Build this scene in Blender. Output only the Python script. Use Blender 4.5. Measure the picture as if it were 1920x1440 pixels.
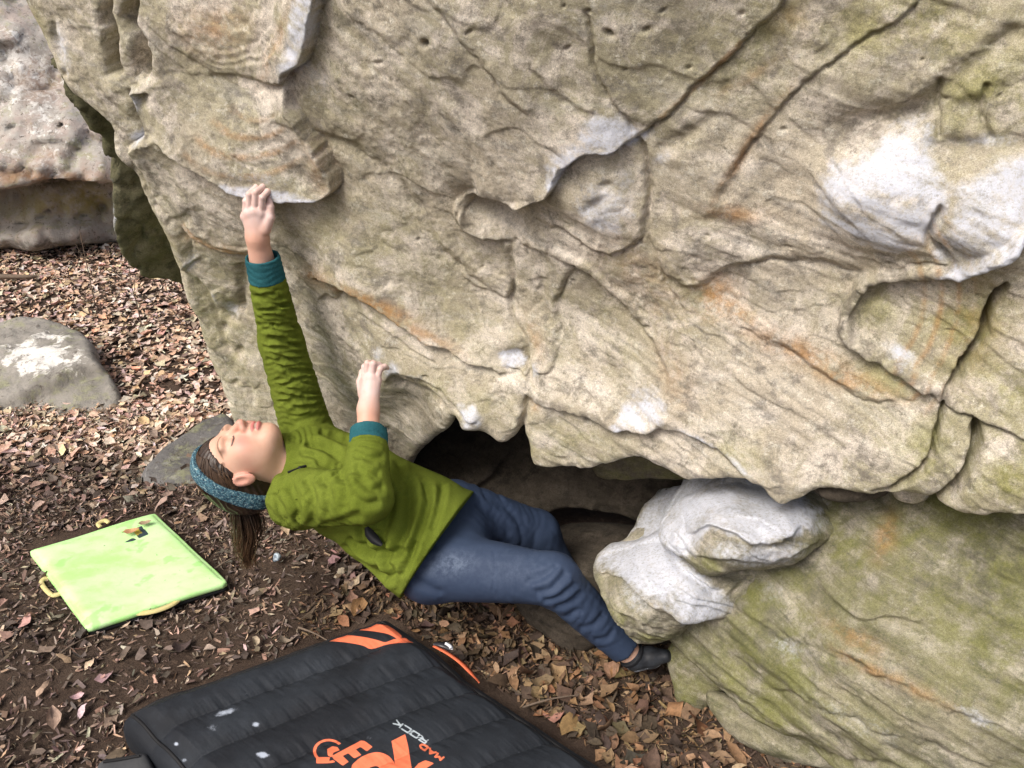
import bpy, bmesh, math, random
import numpy as np
from math import radians, sin, cos, pi

for _o in list(bpy.data.objects): bpy.data.objects.remove(_o)
SC = bpy.context.scene
COL = SC.collection
random.seed(7)
RNG = np.random.default_rng(11)

# ------------------------------------------------------------------ camera, sky, sun, exposure
CAM_H, PITCH, FPX = 1.75, radians(27.0), 1500.0
cam = bpy.data.cameras.new('camera'); cam_ob = bpy.data.objects.new('camera', cam); COL.objects.link(cam_ob)
cam_ob.location = (0, 0, CAM_H); cam_ob.rotation_euler = (radians(90) - PITCH, 0, 0)
cam.sensor_width = 36.0; cam.lens = FPX / 1920 * 36.0; cam.clip_start = 0.05; cam.clip_end = 600
SC.camera = cam_ob

SUN_EL, SUN_AZ = radians(50), radians(-138)      # azimuth clockwise from +Y: behind and to the left of the camera
world = bpy.data.worlds.new('World'); SC.world = world; world.use_nodes = True
wn = world.node_tree; wn.nodes.clear()
w_out = wn.nodes.new('ShaderNodeOutputWorld'); w_bg = wn.nodes.new('ShaderNodeBackground'); w_sky = wn.nodes.new('ShaderNodeTexSky')
w_sky.sky_type = 'NISHITA'; w_sky.sun_disc = False; w_sky.sun_elevation = SUN_EL; w_sky.sun_rotation = SUN_AZ
w_sky.air_density = 0.8; w_sky.dust_density = 6.0; w_sky.ozone_density = 0.5
w_bg.inputs['Strength'].default_value = 0.085
wn.links.new(w_sky.outputs[0], w_bg.inputs[0]); wn.links.new(w_bg.outputs[0], w_out.inputs[0])
sun = bpy.data.lights.new('sun', 'SUN'); sun.energy = 1.5; sun.angle = radians(28); sun.color = (1.0, 0.97, 0.92)
sun_ob = bpy.data.objects.new('sun', sun); COL.objects.link(sun_ob)
sun_ob.rotation_euler = (radians(90) - SUN_EL, 0, -SUN_AZ + pi)
SC.view_settings.view_transform = 'Standard'; SC.view_settings.look = 'None'
SC.view_settings.gamma = 1.0; SC.view_settings.use_curve_mapping = False
SC.view_settings.exposure = 0.9

# ------------------------------------------------------------------ projection helpers
CP, SP = cos(PITCH), sin(PITCH)
def P(U, V, z):
    """point at distance z along the optical axis seen at photo pixel (U, V)"""
    uu = (U - 960.0) / FPX; vv = (V - 720.0) / FPX
    return np.array([uu * z, z * (CP - vv * SP), CAM_H - z * (SP + vv * CP)])
def PG(U, V, h=0.0):
    vv = (V - 720.0) / FPX
    return P(U, V, (CAM_H - h) / (SP + vv * CP))
def proj(X):
    x = X[..., 0]; y = X[..., 1]; d = X[..., 2] - CAM_H
    z = y * CP - d * SP
    return x / z * FPX + 960, (-y * SP - d * CP) / z * FPX + 720
def cam_dir(r, u, t):
    """direction given as right, up, toward the viewer"""
    v = np.array([r, 0, 0.]) + u * np.array([0, SP, CP]) - t * np.array([0, CP, -SP])
    return v / np.linalg.norm(v)
def unit(v): v = np.asarray(v, float); return v / np.linalg.norm(v)

# ------------------------------------------------------------------ numpy noise
def _hash(ix, iy, iz, seed):
    h = (ix * 374761393 + iy * 668265263 + iz * 1274126177 + seed * 974711) & 0xFFFFFFFF
    h = ((h ^ (h >> 13)) * 1274126177) & 0xFFFFFFFF
    h = (h ^ (h >> 16)) & 0xFFFF
    return h.astype(np.float32) / 32767.5 - 1.0
def vn(p, seed=0):
    p = np.asarray(p)
    f = np.floor(p); i = f.astype(np.int64); w = (p - f).astype(np.float32); w = w * w * (3 - 2 * w)
    r = 0
    for dx in (0, 1):
        wx = w[..., 0] if dx else 1 - w[..., 0]
        for dy in (0, 1):
            wy = w[..., 1] if dy else 1 - w[..., 1]
            for dz in (0, 1):
                wz = w[..., 2] if dz else 1 - w[..., 2]
                r = r + wx * wy * wz * _hash(i[..., 0] + dx, i[..., 1] + dy, i[..., 2] + dz, seed)
    return r
def fbm(p, seed=0, o=3, g=0.5):
    r = 0; a = 1.0
    for k in range(o):
        r = r + a * vn(p * (2.03 ** k) + 17.3 * k, seed + k); a *= g
    return r
def sstep(a, b, x):
    t = np.clip((x - a) / (b - a), 0, 1); return t * t * (3 - 2 * t)
def catmull(pts, n=5, closed=False):
    pts = np.asarray(pts, float); N = len(pts); out = []
    if N < 3: return pts
    for i in range(N if closed else N - 1):
        g = (lambda k: pts[k % N]) if closed else (lambda k: pts[min(max(k, 0), N - 1)])
        p0, p1, p2, p3 = g(i - 1), g(i), g(i + 1), g(i + 2)
        for k in range(n):
            t = k / n
            out.append(0.5 * (2 * p1 + (p2 - p0) * t + (2 * p0 - 5 * p1 + 4 * p2 - p3) * t * t + (3 * p1 - p0 - 3 * p2 + p3) * t ** 3))
    if not closed: out.append(pts[-1])
    return np.array(out)
def pldist(U, V, pts):
    """distance, side (+1 right hand of travel on the image), position 0..1 along a polyline"""
    best = np.full(U.shape, 1e9); side = np.zeros(U.shape); tt = np.zeros(U.shape)
    n = len(pts) - 1
    for k in range(n):
        ax, ay = pts[k]; bx, by = pts[k + 1]; dx, dy = bx - ax, by - ay
        L2 = dx * dx + dy * dy + 1e-12
        px, py = U - ax, V - ay
        t = np.clip((px * dx + py * dy) / L2, 0, 1)
        ex, ey = px - t * dx, py - t * dy
        d = ex * ex + ey * ey
        m = d < best
        best = np.where(m, d, best); side = np.where(m, np.sign(dx * py - dy * px), side); tt = np.where(m, (k + t) / n, tt)
    return np.sqrt(best), side, tt
def in_poly(U, V, pts):
    ins = np.zeros(U.shape, bool); n = len(pts)
    for k in range(n):
        ax, ay = pts[k]; bx, by = pts[(k + 1) % n]
        if ay == by: continue
        c = ((ay > V) != (by > V)) & (U < (bx - ax) * (V - ay) / (by - ay) + ax)
        ins ^= c
    return ins
def poly_sd(U, V, pts):
    """signed distance to a closed polygon, negative inside"""
    pts = np.asarray(pts, float)
    d, _, _ = pldist(U, V, np.vstack([pts, pts[:1]]))
    return np.where(in_poly(U, V, pts), -d, d)
def gblob(U, V, cx, cy, rx, ry, rot=0, p=1.0):
    c, s = cos(radians(rot)), sin(radians(rot))
    a = ((U - cx) * c + (V - cy) * s) / rx; b = (-(U - cx) * s + (V - cy) * c) / ry
    return np.exp(-(a * a + b * b) ** p)

# ------------------------------------------------------------------ objects
def tag(o, label=None, cat=None, group=None, kind=None):
    if label: o['label'] = label
    if cat: o['category'] = cat
    if group: o['group'] = group
    if kind: o['kind'] = kind
    return o
def root(name, loc, label, cat, group=None):
    o = bpy.data.objects.new(name, None); COL.objects.link(o); o.location = tuple(loc); o.empty_display_size = 0.1
    tag(o, label, cat, group); return o
def mesh(name, V, Q, mat, parent=None, attrs=None, smooth=True, extra=None, loc=None):
    """V (n,3), Q (m,k) faces of equal size, extra: list of other faces; loc: where the object's origin stands"""
    V = np.asarray(V, float); me = bpy.data.meshes.new(name)
    o = bpy.data.objects.new(name, me); COL.objects.link(o)
    off = np.zeros(3)
    if parent is not None:
        o.parent = parent
        off = np.array(world_loc(parent))
    elif loc is not None:
        off = np.array(loc, float); o.location = tuple(off); o['base'] = 1
    Vl = V - off
    parts = [np.asarray(Q)] if Q is not None and len(Q) else []
    if extra:
        for e in extra: parts.append(np.asarray(e)[None, :])
    loops = np.concatenate([q.ravel() for q in parts]).astype(np.int32)
    totals = np.concatenate([np.full(len(q), q.shape[1], np.int32) for q in parts])
    starts = np.concatenate([[0], np.cumsum(totals)[:-1]]).astype(np.int32)
    me.vertices.add(len(Vl)); me.vertices.foreach_set('co', Vl.astype(np.float32).ravel())
    me.loops.add(len(loops)); me.loops.foreach_set('vertex_index', loops)
    me.polygons.add(len(totals)); me.polygons.foreach_set('loop_start', starts); me.polygons.foreach_set('loop_total', totals)
    me.update(calc_edges=True); me.validate()
    if smooth: me.polygons.foreach_set('use_smooth', np.ones(len(me.polygons), bool))
    for k, a in (attrs or {}).items():
        a = np.asarray(a, np.float32)
        if a.ndim == 2:
            at = me.attributes.new(k, 'FLOAT_COLOR', 'POINT')
            at.data.foreach_set('color', np.hstack([a, np.ones((len(a), 1), np.float32)]).ravel())
        else:
            at = me.attributes.new(k, 'FLOAT', 'POINT'); at.data.foreach_set('value', a)
    if mat: me.materials.append(mat)
    return o
def world_loc(o):
    l = np.array(o.location)
    while o.parent is not None: o = o.parent; l = l + np.array(o.location)
    return l
def weld(Vs, Qs):
    """join several (V, Q) blocks into one"""
    out_v, out_q, n = [], [], 0
    for v, q in zip(Vs, Qs): out_v.append(v); out_q.append(np.asarray(q) + n); n += len(v)
    return np.vstack(out_v), np.vstack(out_q)
def tube(path, rad, seg=6, closed_ends=True):
    path = np.asarray(path, float); n = len(path); rad = np.broadcast_to(rad, (n,))
    T = np.gradient(path, axis=0); T /= np.linalg.norm(T, axis=1)[:, None] + 1e-12
    up = np.array([0, 0, 1.]) if abs(T[0, 2]) < 0.9 else np.array([1., 0, 0])
    V = []
    x = np.cross(T[0], up); x /= np.linalg.norm(x)
    for i in range(n):
        x = x - T[i] * np.dot(x, T[i]); x /= np.linalg.norm(x) + 1e-12; y = np.cross(T[i], x)
        a = np.arange(seg) / seg * 2 * pi
        V.append(path[i] + rad[i] * (np.cos(a)[:, None] * x + np.sin(a)[:, None] * y))
    V = np.vstack(V); Q = []
    for i in range(n - 1):
        for k in range(seg):
            Q.append((i * seg + k, i * seg + (k + 1) % seg, (i + 1) * seg + (k + 1) % seg, (i + 1) * seg + k))
    return V, np.array(Q)
def strap(path, normal, width, thick=0.0025):
    """flat webbing along a path"""
    path = catmull(path, 6); n = len(path)
    T = np.gradient(path, axis=0); T /= np.linalg.norm(T, axis=1)[:, None]
    nrm = np.broadcast_to(np.asarray(normal, float), (n, 3)); w = np.cross(T, nrm); w /= np.linalg.norm(w, axis=1)[:, None]
    m = np.cross(w, T)
    V = np.stack([path + w * width / 2 + m * thick, path - w * width / 2 + m * thick, path - w * width / 2 - m * thick, path + w * width / 2 - m * thick], 1).reshape(-1, 3)
    Q = [(i * 4 + k, i * 4 + (k + 1) % 4, i * 4 + 4 + (k + 1) % 4, i * 4 + 4 + k) for i in range(n - 1) for k in range(4)]
    Q += [(0, 1, 2, 3), (n * 4 - 1, n * 4 - 2, n * 4 - 3, n * 4 - 4)]
    return V, np.array(Q)

# ------------------------------------------------------------------ materials
class NT:
    def __init__(self, name):
        self.m = bpy.data.materials.new(name); self.m.use_nodes = True
        self.t = self.m.node_tree; self.t.nodes.clear()
        self.out = self.n('ShaderNodeOutputMaterial'); self.b = self.n('ShaderNodeBsdfPrincipled')
        self.t.links.new(self.b.outputs[0], self.out.inputs[0])
        self.co = self.n('ShaderNodeTexCoord').outputs['Object']
    def n(self, t): return self.t.nodes.new(t)
    def set(self, sock, v):
        if isinstance(v, bpy.types.NodeSocket): self.t.links.new(v, sock)
        elif isinstance(v, (tuple, list)) and len(v) == 3 and sock.type == 'RGBA': sock.default_value = (*v, 1)
        else: sock.default_value = v
    def noise(self, scale, detail=4, rough=0.6, co=None, dist=0):
        k = self.n('ShaderNodeTexNoise'); self.set(k.inputs['Vector'], co or self.co)
        k.inputs['Scale'].default_value = scale; k.inputs['Detail'].default_value = detail; k.inputs['Roughness'].default_value = rough; k.inputs['Distortion'].default_value = dist
        return k.outputs['Fac']
    def voro(self, scale, feature='F1', co=None, out='Distance'):
        k = self.n('ShaderNodeTexVoronoi'); k.feature = feature; self.set(k.inputs['Vector'], co or self.co); k.inputs['Scale'].default_value = scale
        return k.outputs[out]
    def ramp(self, f, a, b, va=0.0, vb=1.0):
        k = self.n('ShaderNodeMapRange'); k.interpolation_type = 'SMOOTHSTEP'; self.set(k.inputs[0], f)
        for i, v in enumerate((a, b, va, vb)): k.inputs[i + 1].default_value = v
        return k.outputs[0]
    def math(self, op, a, b=None):
        k = self.n('ShaderNodeMath'); k.operation = op; self.set(k.inputs[0], a)
        if b is not None: self.set(k.inputs[1], b)
        return k.outputs[0]
    def mix(self, f, a, b, mode='MIX'):
        k = self.n('ShaderNodeMix'); k.data_type = 'RGBA'; k.blend_type = mode
        self.set(k.inputs[0], f); self.set(k.inputs[6], a); self.set(k.inputs[7], b); return k.outputs[2]
    def attr(self, name, out='Fac'):
        k = self.n('ShaderNodeAttribute'); k.attribute_name = name; return k.outputs[out]
    def mapping(self, scale=(1, 1, 1), rot=(0, 0, 0)):
        k = self.n('ShaderNodeMapping'); self.set(k.inputs[0], self.co); k.inputs['Scale'].default_value = scale; k.inputs['Rotation'].default_value = rot
        return k.outputs[0]
    def bump(self, h, strength=0.5, dist=0.01, prev=None):
        k = self.n('ShaderNodeBump'); self.set(k.inputs['Height'], h); k.inputs['Strength'].default_value = strength; k.inputs['Distance'].default_value = dist
        if prev is not None: self.set(k.inputs['Normal'], prev)
        return k.outputs[0]
    def done(self, col, rough=0.85, normal=None, spec=0.3, sheen=0):
        self.set(self.b.inputs['Base Color'], col); self.set(self.b.inputs['Roughness'], rough)
        self.b.inputs['Specular IOR Level'].default_value = spec
        if sheen: self.b.inputs['Sheen Weight'].default_value = sheen
        if normal is not None: self.set(self.b.inputs['Normal'], normal)
        return self.m

def rock_material(name, c1, c2, c3, c4=(0.30, 0.27, 0.235), green=(0.26, 0.255, 0.075), orange=(0.42, 0.22, 0.075), dark=(0.115, 0.10, 0.08), grain=1.0, bump=1.0, streak=0.5):
    t = NT(name)
    big = t.noise(2.0, 6, 0.62); mid = t.noise(8, 9, 0.72, dist=0.5); mid2 = t.noise(17, 8, 0.74, dist=0.3); fine = t.noise(150, 6, 0.85); speck = t.noise(480, 3, 0.85)
    st = t.attr('stv', 'Vector'); stn = t.noise(1.0, 8, 0.72, co=st, dist=0.35)
    c = t.mix(t.ramp(big, 0.40, 0.60), c1, c2)
    c = t.mix(t.ramp(mid, 0.45, 0.60), c, c3)
    c = t.mix(t.ramp(mid2, 0.51, 0.63, 0, 0.8), c, c4)
    c = t.mix(t.ramp(t.noise(42, 7, 0.78), 0.54, 0.63, 0, 0.55), c, tuple(x * .8 for x in c4))
    c = t.mix(t.ramp(t.noise(36, 7, 0.78, dist=.2), 0.55, 0.64, 0, 0.6), c, tuple(min(x * 1.15, .75) for x in c3))
    c = t.mix(t.math('MULTIPLY', t.ramp(stn, 0.46, 0.68), streak), c, dark)
    c = t.mix(t.math('MULTIPLY', t.ramp(stn, 0.50, 0.34), streak * 0.6), c, tuple(min(x * 1.25, .7) for x in c3))
    g = t.math('MULTIPLY', t.attr('green'), t.ramp(t.noise(12, 8, 0.72), 0.34, 0.62, 0, .85))
    c = t.mix(g, c, green)
    og = t.math('MULTIPLY', t.attr('orange'), t.ramp(t.noise(26, 6, 0.72), 0.32, 0.62))
    c = t.mix(og, c, orange)
    dk = t.math('MULTIPLY', t.attr('dark'), t.ramp(t.noise(30, 7, 0.75), 0.35, 0.6))
    c = t.mix(dk, c, dark)
    gr = t.ramp(fine, 0.37, 0.62, 1 - 0.16 * grain, 1 + 0.12 * grain); sp = t.ramp(speck, 0.36, 0.64, 1 - 0.24 * grain, 1 + 0.20 * grain)
    k = t.n('ShaderNodeVectorMath'); k.operation = 'SCALE'; t.set(k.inputs[0], c); t.set(k.inputs['Scale'], t.math('MULTIPLY', gr, sp)); c = k.outputs[0]
    pits = t.math('MULTIPLY', t.ramp(t.noise(95, 7, 0.8), 0.57, 0.64), t.ramp(mid, 0.42, 0.56))
    c = t.mix(t.math('MULTIPLY', pits, 0.6), c, dark)
    ch = t.math('ADD', t.attr('chalk'), t.math('MULTIPLY', t.math('SUBTRACT', t.noise(70, 8, 0.78), 0.5), 1.5))
    ch = t.math('MULTIPLY', t.ramp(ch, 0.10, 0.95), t.ramp(t.attr('chalk'), 0.02, 0.3))
    ch = t.math('MULTIPLY', ch, t.ramp(t.noise(150, 6, .82), .38, .50, .45, 1))
    c = t.mix(t.math('MULTIPLY', ch, 0.90), c, (0.66, 0.69, 0.77))
    h1 = t.noise(60, 9, 0.75); h2 = t.noise(330, 4, 0.8)
    b = t.bump(stn, 0.30 * streak, 0.012); b = t.bump(h1, 0.50 * bump, 0.010, b); b = t.bump(h2, 0.50 * bump, 0.004, b)
    return t.done(c, 0.92, b, 0.15)

M_ROCK = rock_material('sandstone', (0.53, 0.47, 0.37), (0.42, 0.385, 0.27), (0.69, 0.625, 0.535), c4=(0.26, 0.236, 0.20), streak=.3)
M_ROCK_LOW = rock_material('mossy_sandstone', (0.285, 0.26, 0.18), (0.205, 0.198, 0.125), (0.41, 0.375, 0.305), c4=(0.165, 0.158, 0.12), green=(0.175, 0.18, 0.055), dark=(.08, .076, .058), streak=.85)
M_ROCK_DIM = rock_material('cave_shade_stone', (0.085, 0.070, 0.054), (0.06, 0.052, 0.040), (0.11, 0.092, 0.072), c4=(.04, .035, .028), dark=(.03, .026, .022))  # deep shade of the hollow is put into these low stone colours
M_FLANK = rock_material('shaded_moss_stone', (0.12, 0.115, 0.065), (0.21, 0.195, 0.125), (0.15, 0.145, 0.085), c4=(.06, .06, .04), green=(0.10, 0.11, 0.035), dark=(.04, .04, .03))  # moss tint, darkened: the shade of the down-facing flank is in the colour
# ------------------------------------------------------------------ relief surfaces: a face with edges that roll back into a thick body
class Relief:
    def __init__(self, O, N, ex, ctrl=(), reg=1e-3):
        self.O = np.asarray(O, float); self.N = unit(N); ex = np.asarray(ex, float)
        self.ex = unit(ex - self.N * np.dot(ex, self.N)); self.ey = np.cross(self.N, self.ex)
        self.w = None
        if len(ctrl):
            X = np.array([P(*c) for c in ctrl]) - self.O
            st = np.stack([X @ self.ex, X @ self.ey], 1); n = X @ self.N
            self.cst = st; m = len(st)
            A = np.zeros((m + 3, m + 3)); A[:m, :m] = self._k(st, st) + reg * np.eye(m)
            A[:m, m:] = np.hstack([np.ones((m, 1)), st]); A[m:, :m] = A[:m, m:].T
            self.w = np.linalg.solve(A, np.concatenate([n, np.zeros(3)]))
    def _k(self, a, b):
        d = np.sqrt(((a[:, None, :] - b[None]) ** 2).sum(-1)) + 1e-9
        return d * d * np.log(d)
    def off(self, st):
        if self.w is None: return np.zeros(len(st))
        m = len(self.cst); r = self.w[m] + st @ self.w[m + 1:]
        for k in range(m):
            d2 = ((st - self.cst[k]) ** 2).sum(1) + 1e-12
            r = r + self.w[k] * 0.5 * d2 * np.log(d2)
        return r
    def pos(self, st, n): return self.O + st[:, :1] * self.ex + st[:, 1:2] * self.ey + n[:, None] * self.N
    def hit(self, pts):
        """pixels -> (s, t) on the smooth base"""
        E = np.array([0, 0, CAM_H]); D = np.array([P(u, v, 1.0) for u, v in pts]) - E
        n = np.zeros(len(pts))
        for _ in range(12):
            k = ((self.O - E) @ self.N + n) / (D @ self.N); X = E + D * k[:, None] - self.O
            st = np.stack([X @ self.ex, X @ self.ey], 1); n = 0.5 * n + 0.5 * self.off(st)
        return st
def grid_axis(lo, hi, res, dlo=None, dhi=None, coarse=0.03):
    dlo = lo if dlo is None else max(lo, dlo); dhi = hi if dhi is None else min(hi, dhi)
    a = [np.arange(dlo, dhi, res)]
    if dlo > lo: a.insert(0, np.arange(lo, dlo - 1e-6, coarse))
    if dhi < hi: a.append(np.arange(dhi, hi + coarse, coarse))
    return np.concatenate(a)
def relief(name, R, outline, res, mat, parent=None, shape=None, r_edge=0.05, back=(0, 1, 0), depth=0.5, margin=0.12, jitter=0.006,
           dense=None, seed=1, loc=None, cap=True, smooth_outline=4, bulge=0.0, power=2.0, edge_fn=None, ang=-15):
    out = np.asarray(R.hit(outline)) if not isinstance(outline, np.ndarray) else outline
    out = catmull(out, smooth_outline, True) if smooth_outline else out
    if jitter:
        q = np.hstack([out * 14, np.full((len(out), 1), seed * 3.1)])
        out = out + jitter * np.stack([fbm(q, seed, 3), fbm(q + 40, seed + 9, 3)], 1)
    lo, hi = out.min(0) - margin, out.max(0) + margin
    dn = dense or (None, None, None, None)
    s = grid_axis(lo[0], hi[0], res, dn[0], dn[1]); t = grid_axis(lo[1], hi[1], res, dn[2], dn[3])
    ns, nt = len(s), len(t)
    S, T = np.meshgrid(s, t, indexing='ij'); S = S.ravel(); T = T.ravel()
    # signed distance to the outline
    best = np.full(S.shape, 1e9); cx = np.zeros(S.shape); cy = np.zeros(S.shape)
    for k in range(len(out)):
        a = out[k]; b = out[(k + 1) % len(out)]; d = b - a; L2 = d @ d + 1e-12
        u = np.clip(((S - a[0]) * d[0] + (T - a[1]) * d[1]) / L2, 0, 1)
        qx, qy = a[0] + u * d[0], a[1] + u * d[1]; dd = (S - qx) ** 2 + (T - qy) ** 2
        m = dd < best; best = np.where(m, dd, best); cx = np.where(m, qx, cx); cy = np.where(m, qy, cy)
    ins = in_poly(S, T, out); D = np.sqrt(best); D = np.where(ins, D, -D)      # positive inside
    outside = D < 0
    ss = np.where(outside, cx, S); tt = np.where(outside, cy, T); st = np.stack([ss, tt], 1)
    n0 = R.off(st); base = R.pos(st, n0); U, V = proj(base)
    n = n0.copy(); attrs = {k: np.zeros(len(S)) for k in ('chalk', 'green', 'orange', 'dark')}
    if shape is not None: n = n + shape(U, V, base, attrs, st)
    re = r_edge if edge_fn is None else edge_fn(U, V)
    di = np.clip(D, 0, re); n = n - (re - np.sqrt(np.maximum(re ** 2 - (re - di) ** 2, 0)))
    X = R.pos(st, n)
    bk = unit(back); m = np.clip(-D, 0, margin) / margin
    ow = np.stack([S - cx, T - cy], 1); ow = ow / (np.linalg.norm(ow, axis=1)[:, None] + 1e-9)
    X = X + np.where(outside, m ** power * depth, 0)[:, None] * bk
    if bulge: X = X + np.where(outside, bulge * np.sin(np.clip(m * 1.6, 0, 1) * pi), 0)[:, None] * (ow[:, :1] * R.ex + ow[:, 1:] * R.ey)
    wob = fbm(X * 6.0, seed + 31, 3) * 0.03
    X = X + np.where(outside, np.clip(m * 2, 0, 1) * wob, 0)[:, None] * (ow[:, :1] * R.ex + ow[:, 1:] * R.ey)
    keep = D > -margin
    idx = np.arange(ns * nt).reshape(ns, nt)
    Q = np.stack([idx[:-1, :-1], idx[1:, :-1], idx[1:, 1:], idx[:-1, 1:]], -1).reshape(-1, 4)
    Q = Q[keep[Q].all(1)]
    used = np.zeros(len(S), bool); used[Q.ravel()] = True; rm = np.cumsum(used) - 1
    ca, sa = cos(radians(ang)), sin(radians(ang)); wv = 0.03 * fbm(np.hstack([st * 3, np.zeros((len(st), 1))]), seed + 77, 2)
    attrs['stv'] = np.stack([(st[:, 0] * ca + st[:, 1] * sa) * 3.5, (-st[:, 0] * sa + st[:, 1] * ca + wv) * 26, m * 4], 1)
    X = X[used]; Q = rm[Q]; attrs = {k: v[used] for k, v in attrs.items()}
    extra = None
    if cap:
        cv = R.pos(out, R.off(out)) + bk * depth * 0.97
        extra = [np.arange(len(cv))[::-1] + len(X)]; X = np.vstack([X, cv]); attrs = {k: np.concatenate([v, np.zeros((len(cv),) + v.shape[1:])]) for k, v in attrs.items()}
    return mesh(name, X, Q, mat, parent, attrs, True, extra, loc)

def apply_features(U, V, feats, n, warp=None, seam=0.0):
    """line features in photo pixels: step / crack / rib / valley"""
    if warp is None: warp = 5.0
    q = np.stack([U / 38, V / 38, np.zeros_like(U)], 1)
    Uw = U + warp * (fbm(q, 71, 2) + .35 * vn(q * 4.5, 73)); Vw = V + warp * (fbm(q + 55, 72, 2) + .35 * vn(q * 4.5 + 9, 74)); fq = vn(q * .9, 75)
    for f in feats:
        kind, pts = f[0], catmull(f[1], 4)
        A, w = f[2], f[3]; L = f[4] if len(f) > 4 else w
        if seam and kind.startswith('step'): A, L = (A * .9, L * .8) if A >= .03 else (A * .55, L * .6)
        if seam and kind == 'valley': A = A * .6
        R = max(w * 3, L * 3) + 10; lo = pts.min(0) - R; hi = pts.max(0) + R
        m = np.nonzero((Uw > lo[0]) & (Uw < hi[0]) & (Vw > lo[1]) & (Vw < hi[1]))[0]
        if len(m) == 0: continue
        d, sd, t = pldist(Uw[m], Vw[m], pts)
        tap = np.clip(np.minimum(t, 1 - t) / 0.10, 0, 1)
        if kind == 'crack': dn = -A * np.exp(-(d / w) ** 2) * tap
        elif kind == 'valley': dn = -A * np.exp(-(d / w) ** 2) * tap + 0.35 * A * np.exp(-((d - 1.8 * w) / w) ** 2) * tap
        elif kind == 'rib': dn = 1.25 * A * np.exp(-(d / w) ** 5) * tap
        else:                                       # step: 'L' or 'R' hand side stands proud
            s = sd * (-1 if kind.endswith('L') else 1)
            x = s * d
            dn = (A * sstep(-w, w, x) * np.exp(-np.clip(x, 0, None) / L) - 0.35 * A * sstep(w, -w, x) * np.exp(-np.clip(-x, 0, None) / (0.45 * L))) * tap - (seam * sstep(.004, .010, A) * (.35 + .65 * sstep(-.5, .5, fq[m]))) * np.exp(-((x + w) / 2.6) ** 2) * tap
        n[m] += dn
    return n

def terrace(x, sharp=.05):
    f = np.floor(x); return f + sstep(.5 - sharp, .5 + sharp, x - f)
def strata_noise(st, ang, sl, sa, seed):
    c, s = cos(radians(ang)), sin(radians(ang))
    a = st[:, 0] * c + st[:, 1] * s; b = -st[:, 0] * s + st[:, 1] * c
    return fbm(np.stack([a / sl, b / sa, np.zeros_like(a)], 1), seed, 3)

# ------------------------------------------------------------------ the overhanging boulder
bb, cc = -0.36, -0.33
NF = unit((bb, -1.0, cc))
RF = Relief(P(480, 370, 2.046), NF, (1, bb, 0), ctrl=[
    (30, 0, 1.95), (260, 120, 1.93), (480, 360, 2.04), (620, 340, 1.99), (330, 540, 2.42), (430, 790, 2.72), (600, 800, 2.66), (480, 560, 2.40),
    (720, 690, 2.25), (850, 770, 2.20), (960, 820, 2.17), (760, 840, 2.60), (700, 480, 2.08), (900, 560, 2.10), (960, 200, 1.62), (960, -200, 1.33), (960, 0, 1.46), (600, 0, 1.66), (400, -300, 1.62),
    (1100, 400, 1.76), (1000, 430, 1.86), (1050, 870, 2.16), (1250, 700, 1.90), (1280, 890, 1.99), (1460, 930, 1.84), (1600, 900, 1.74), (1640, 380, 1.50), (1500, 100, 1.42), (1500, -250, 1.24),
    (1880, 420, 1.40), (1900, 0, 1.28), (1900, 700, 1.48), (1900, 960, 1.55), (2500, 400, 1.32), (2500, 950, 1.42), (1350, 560, 1.76), (1750, 620, 1.56)])
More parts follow.
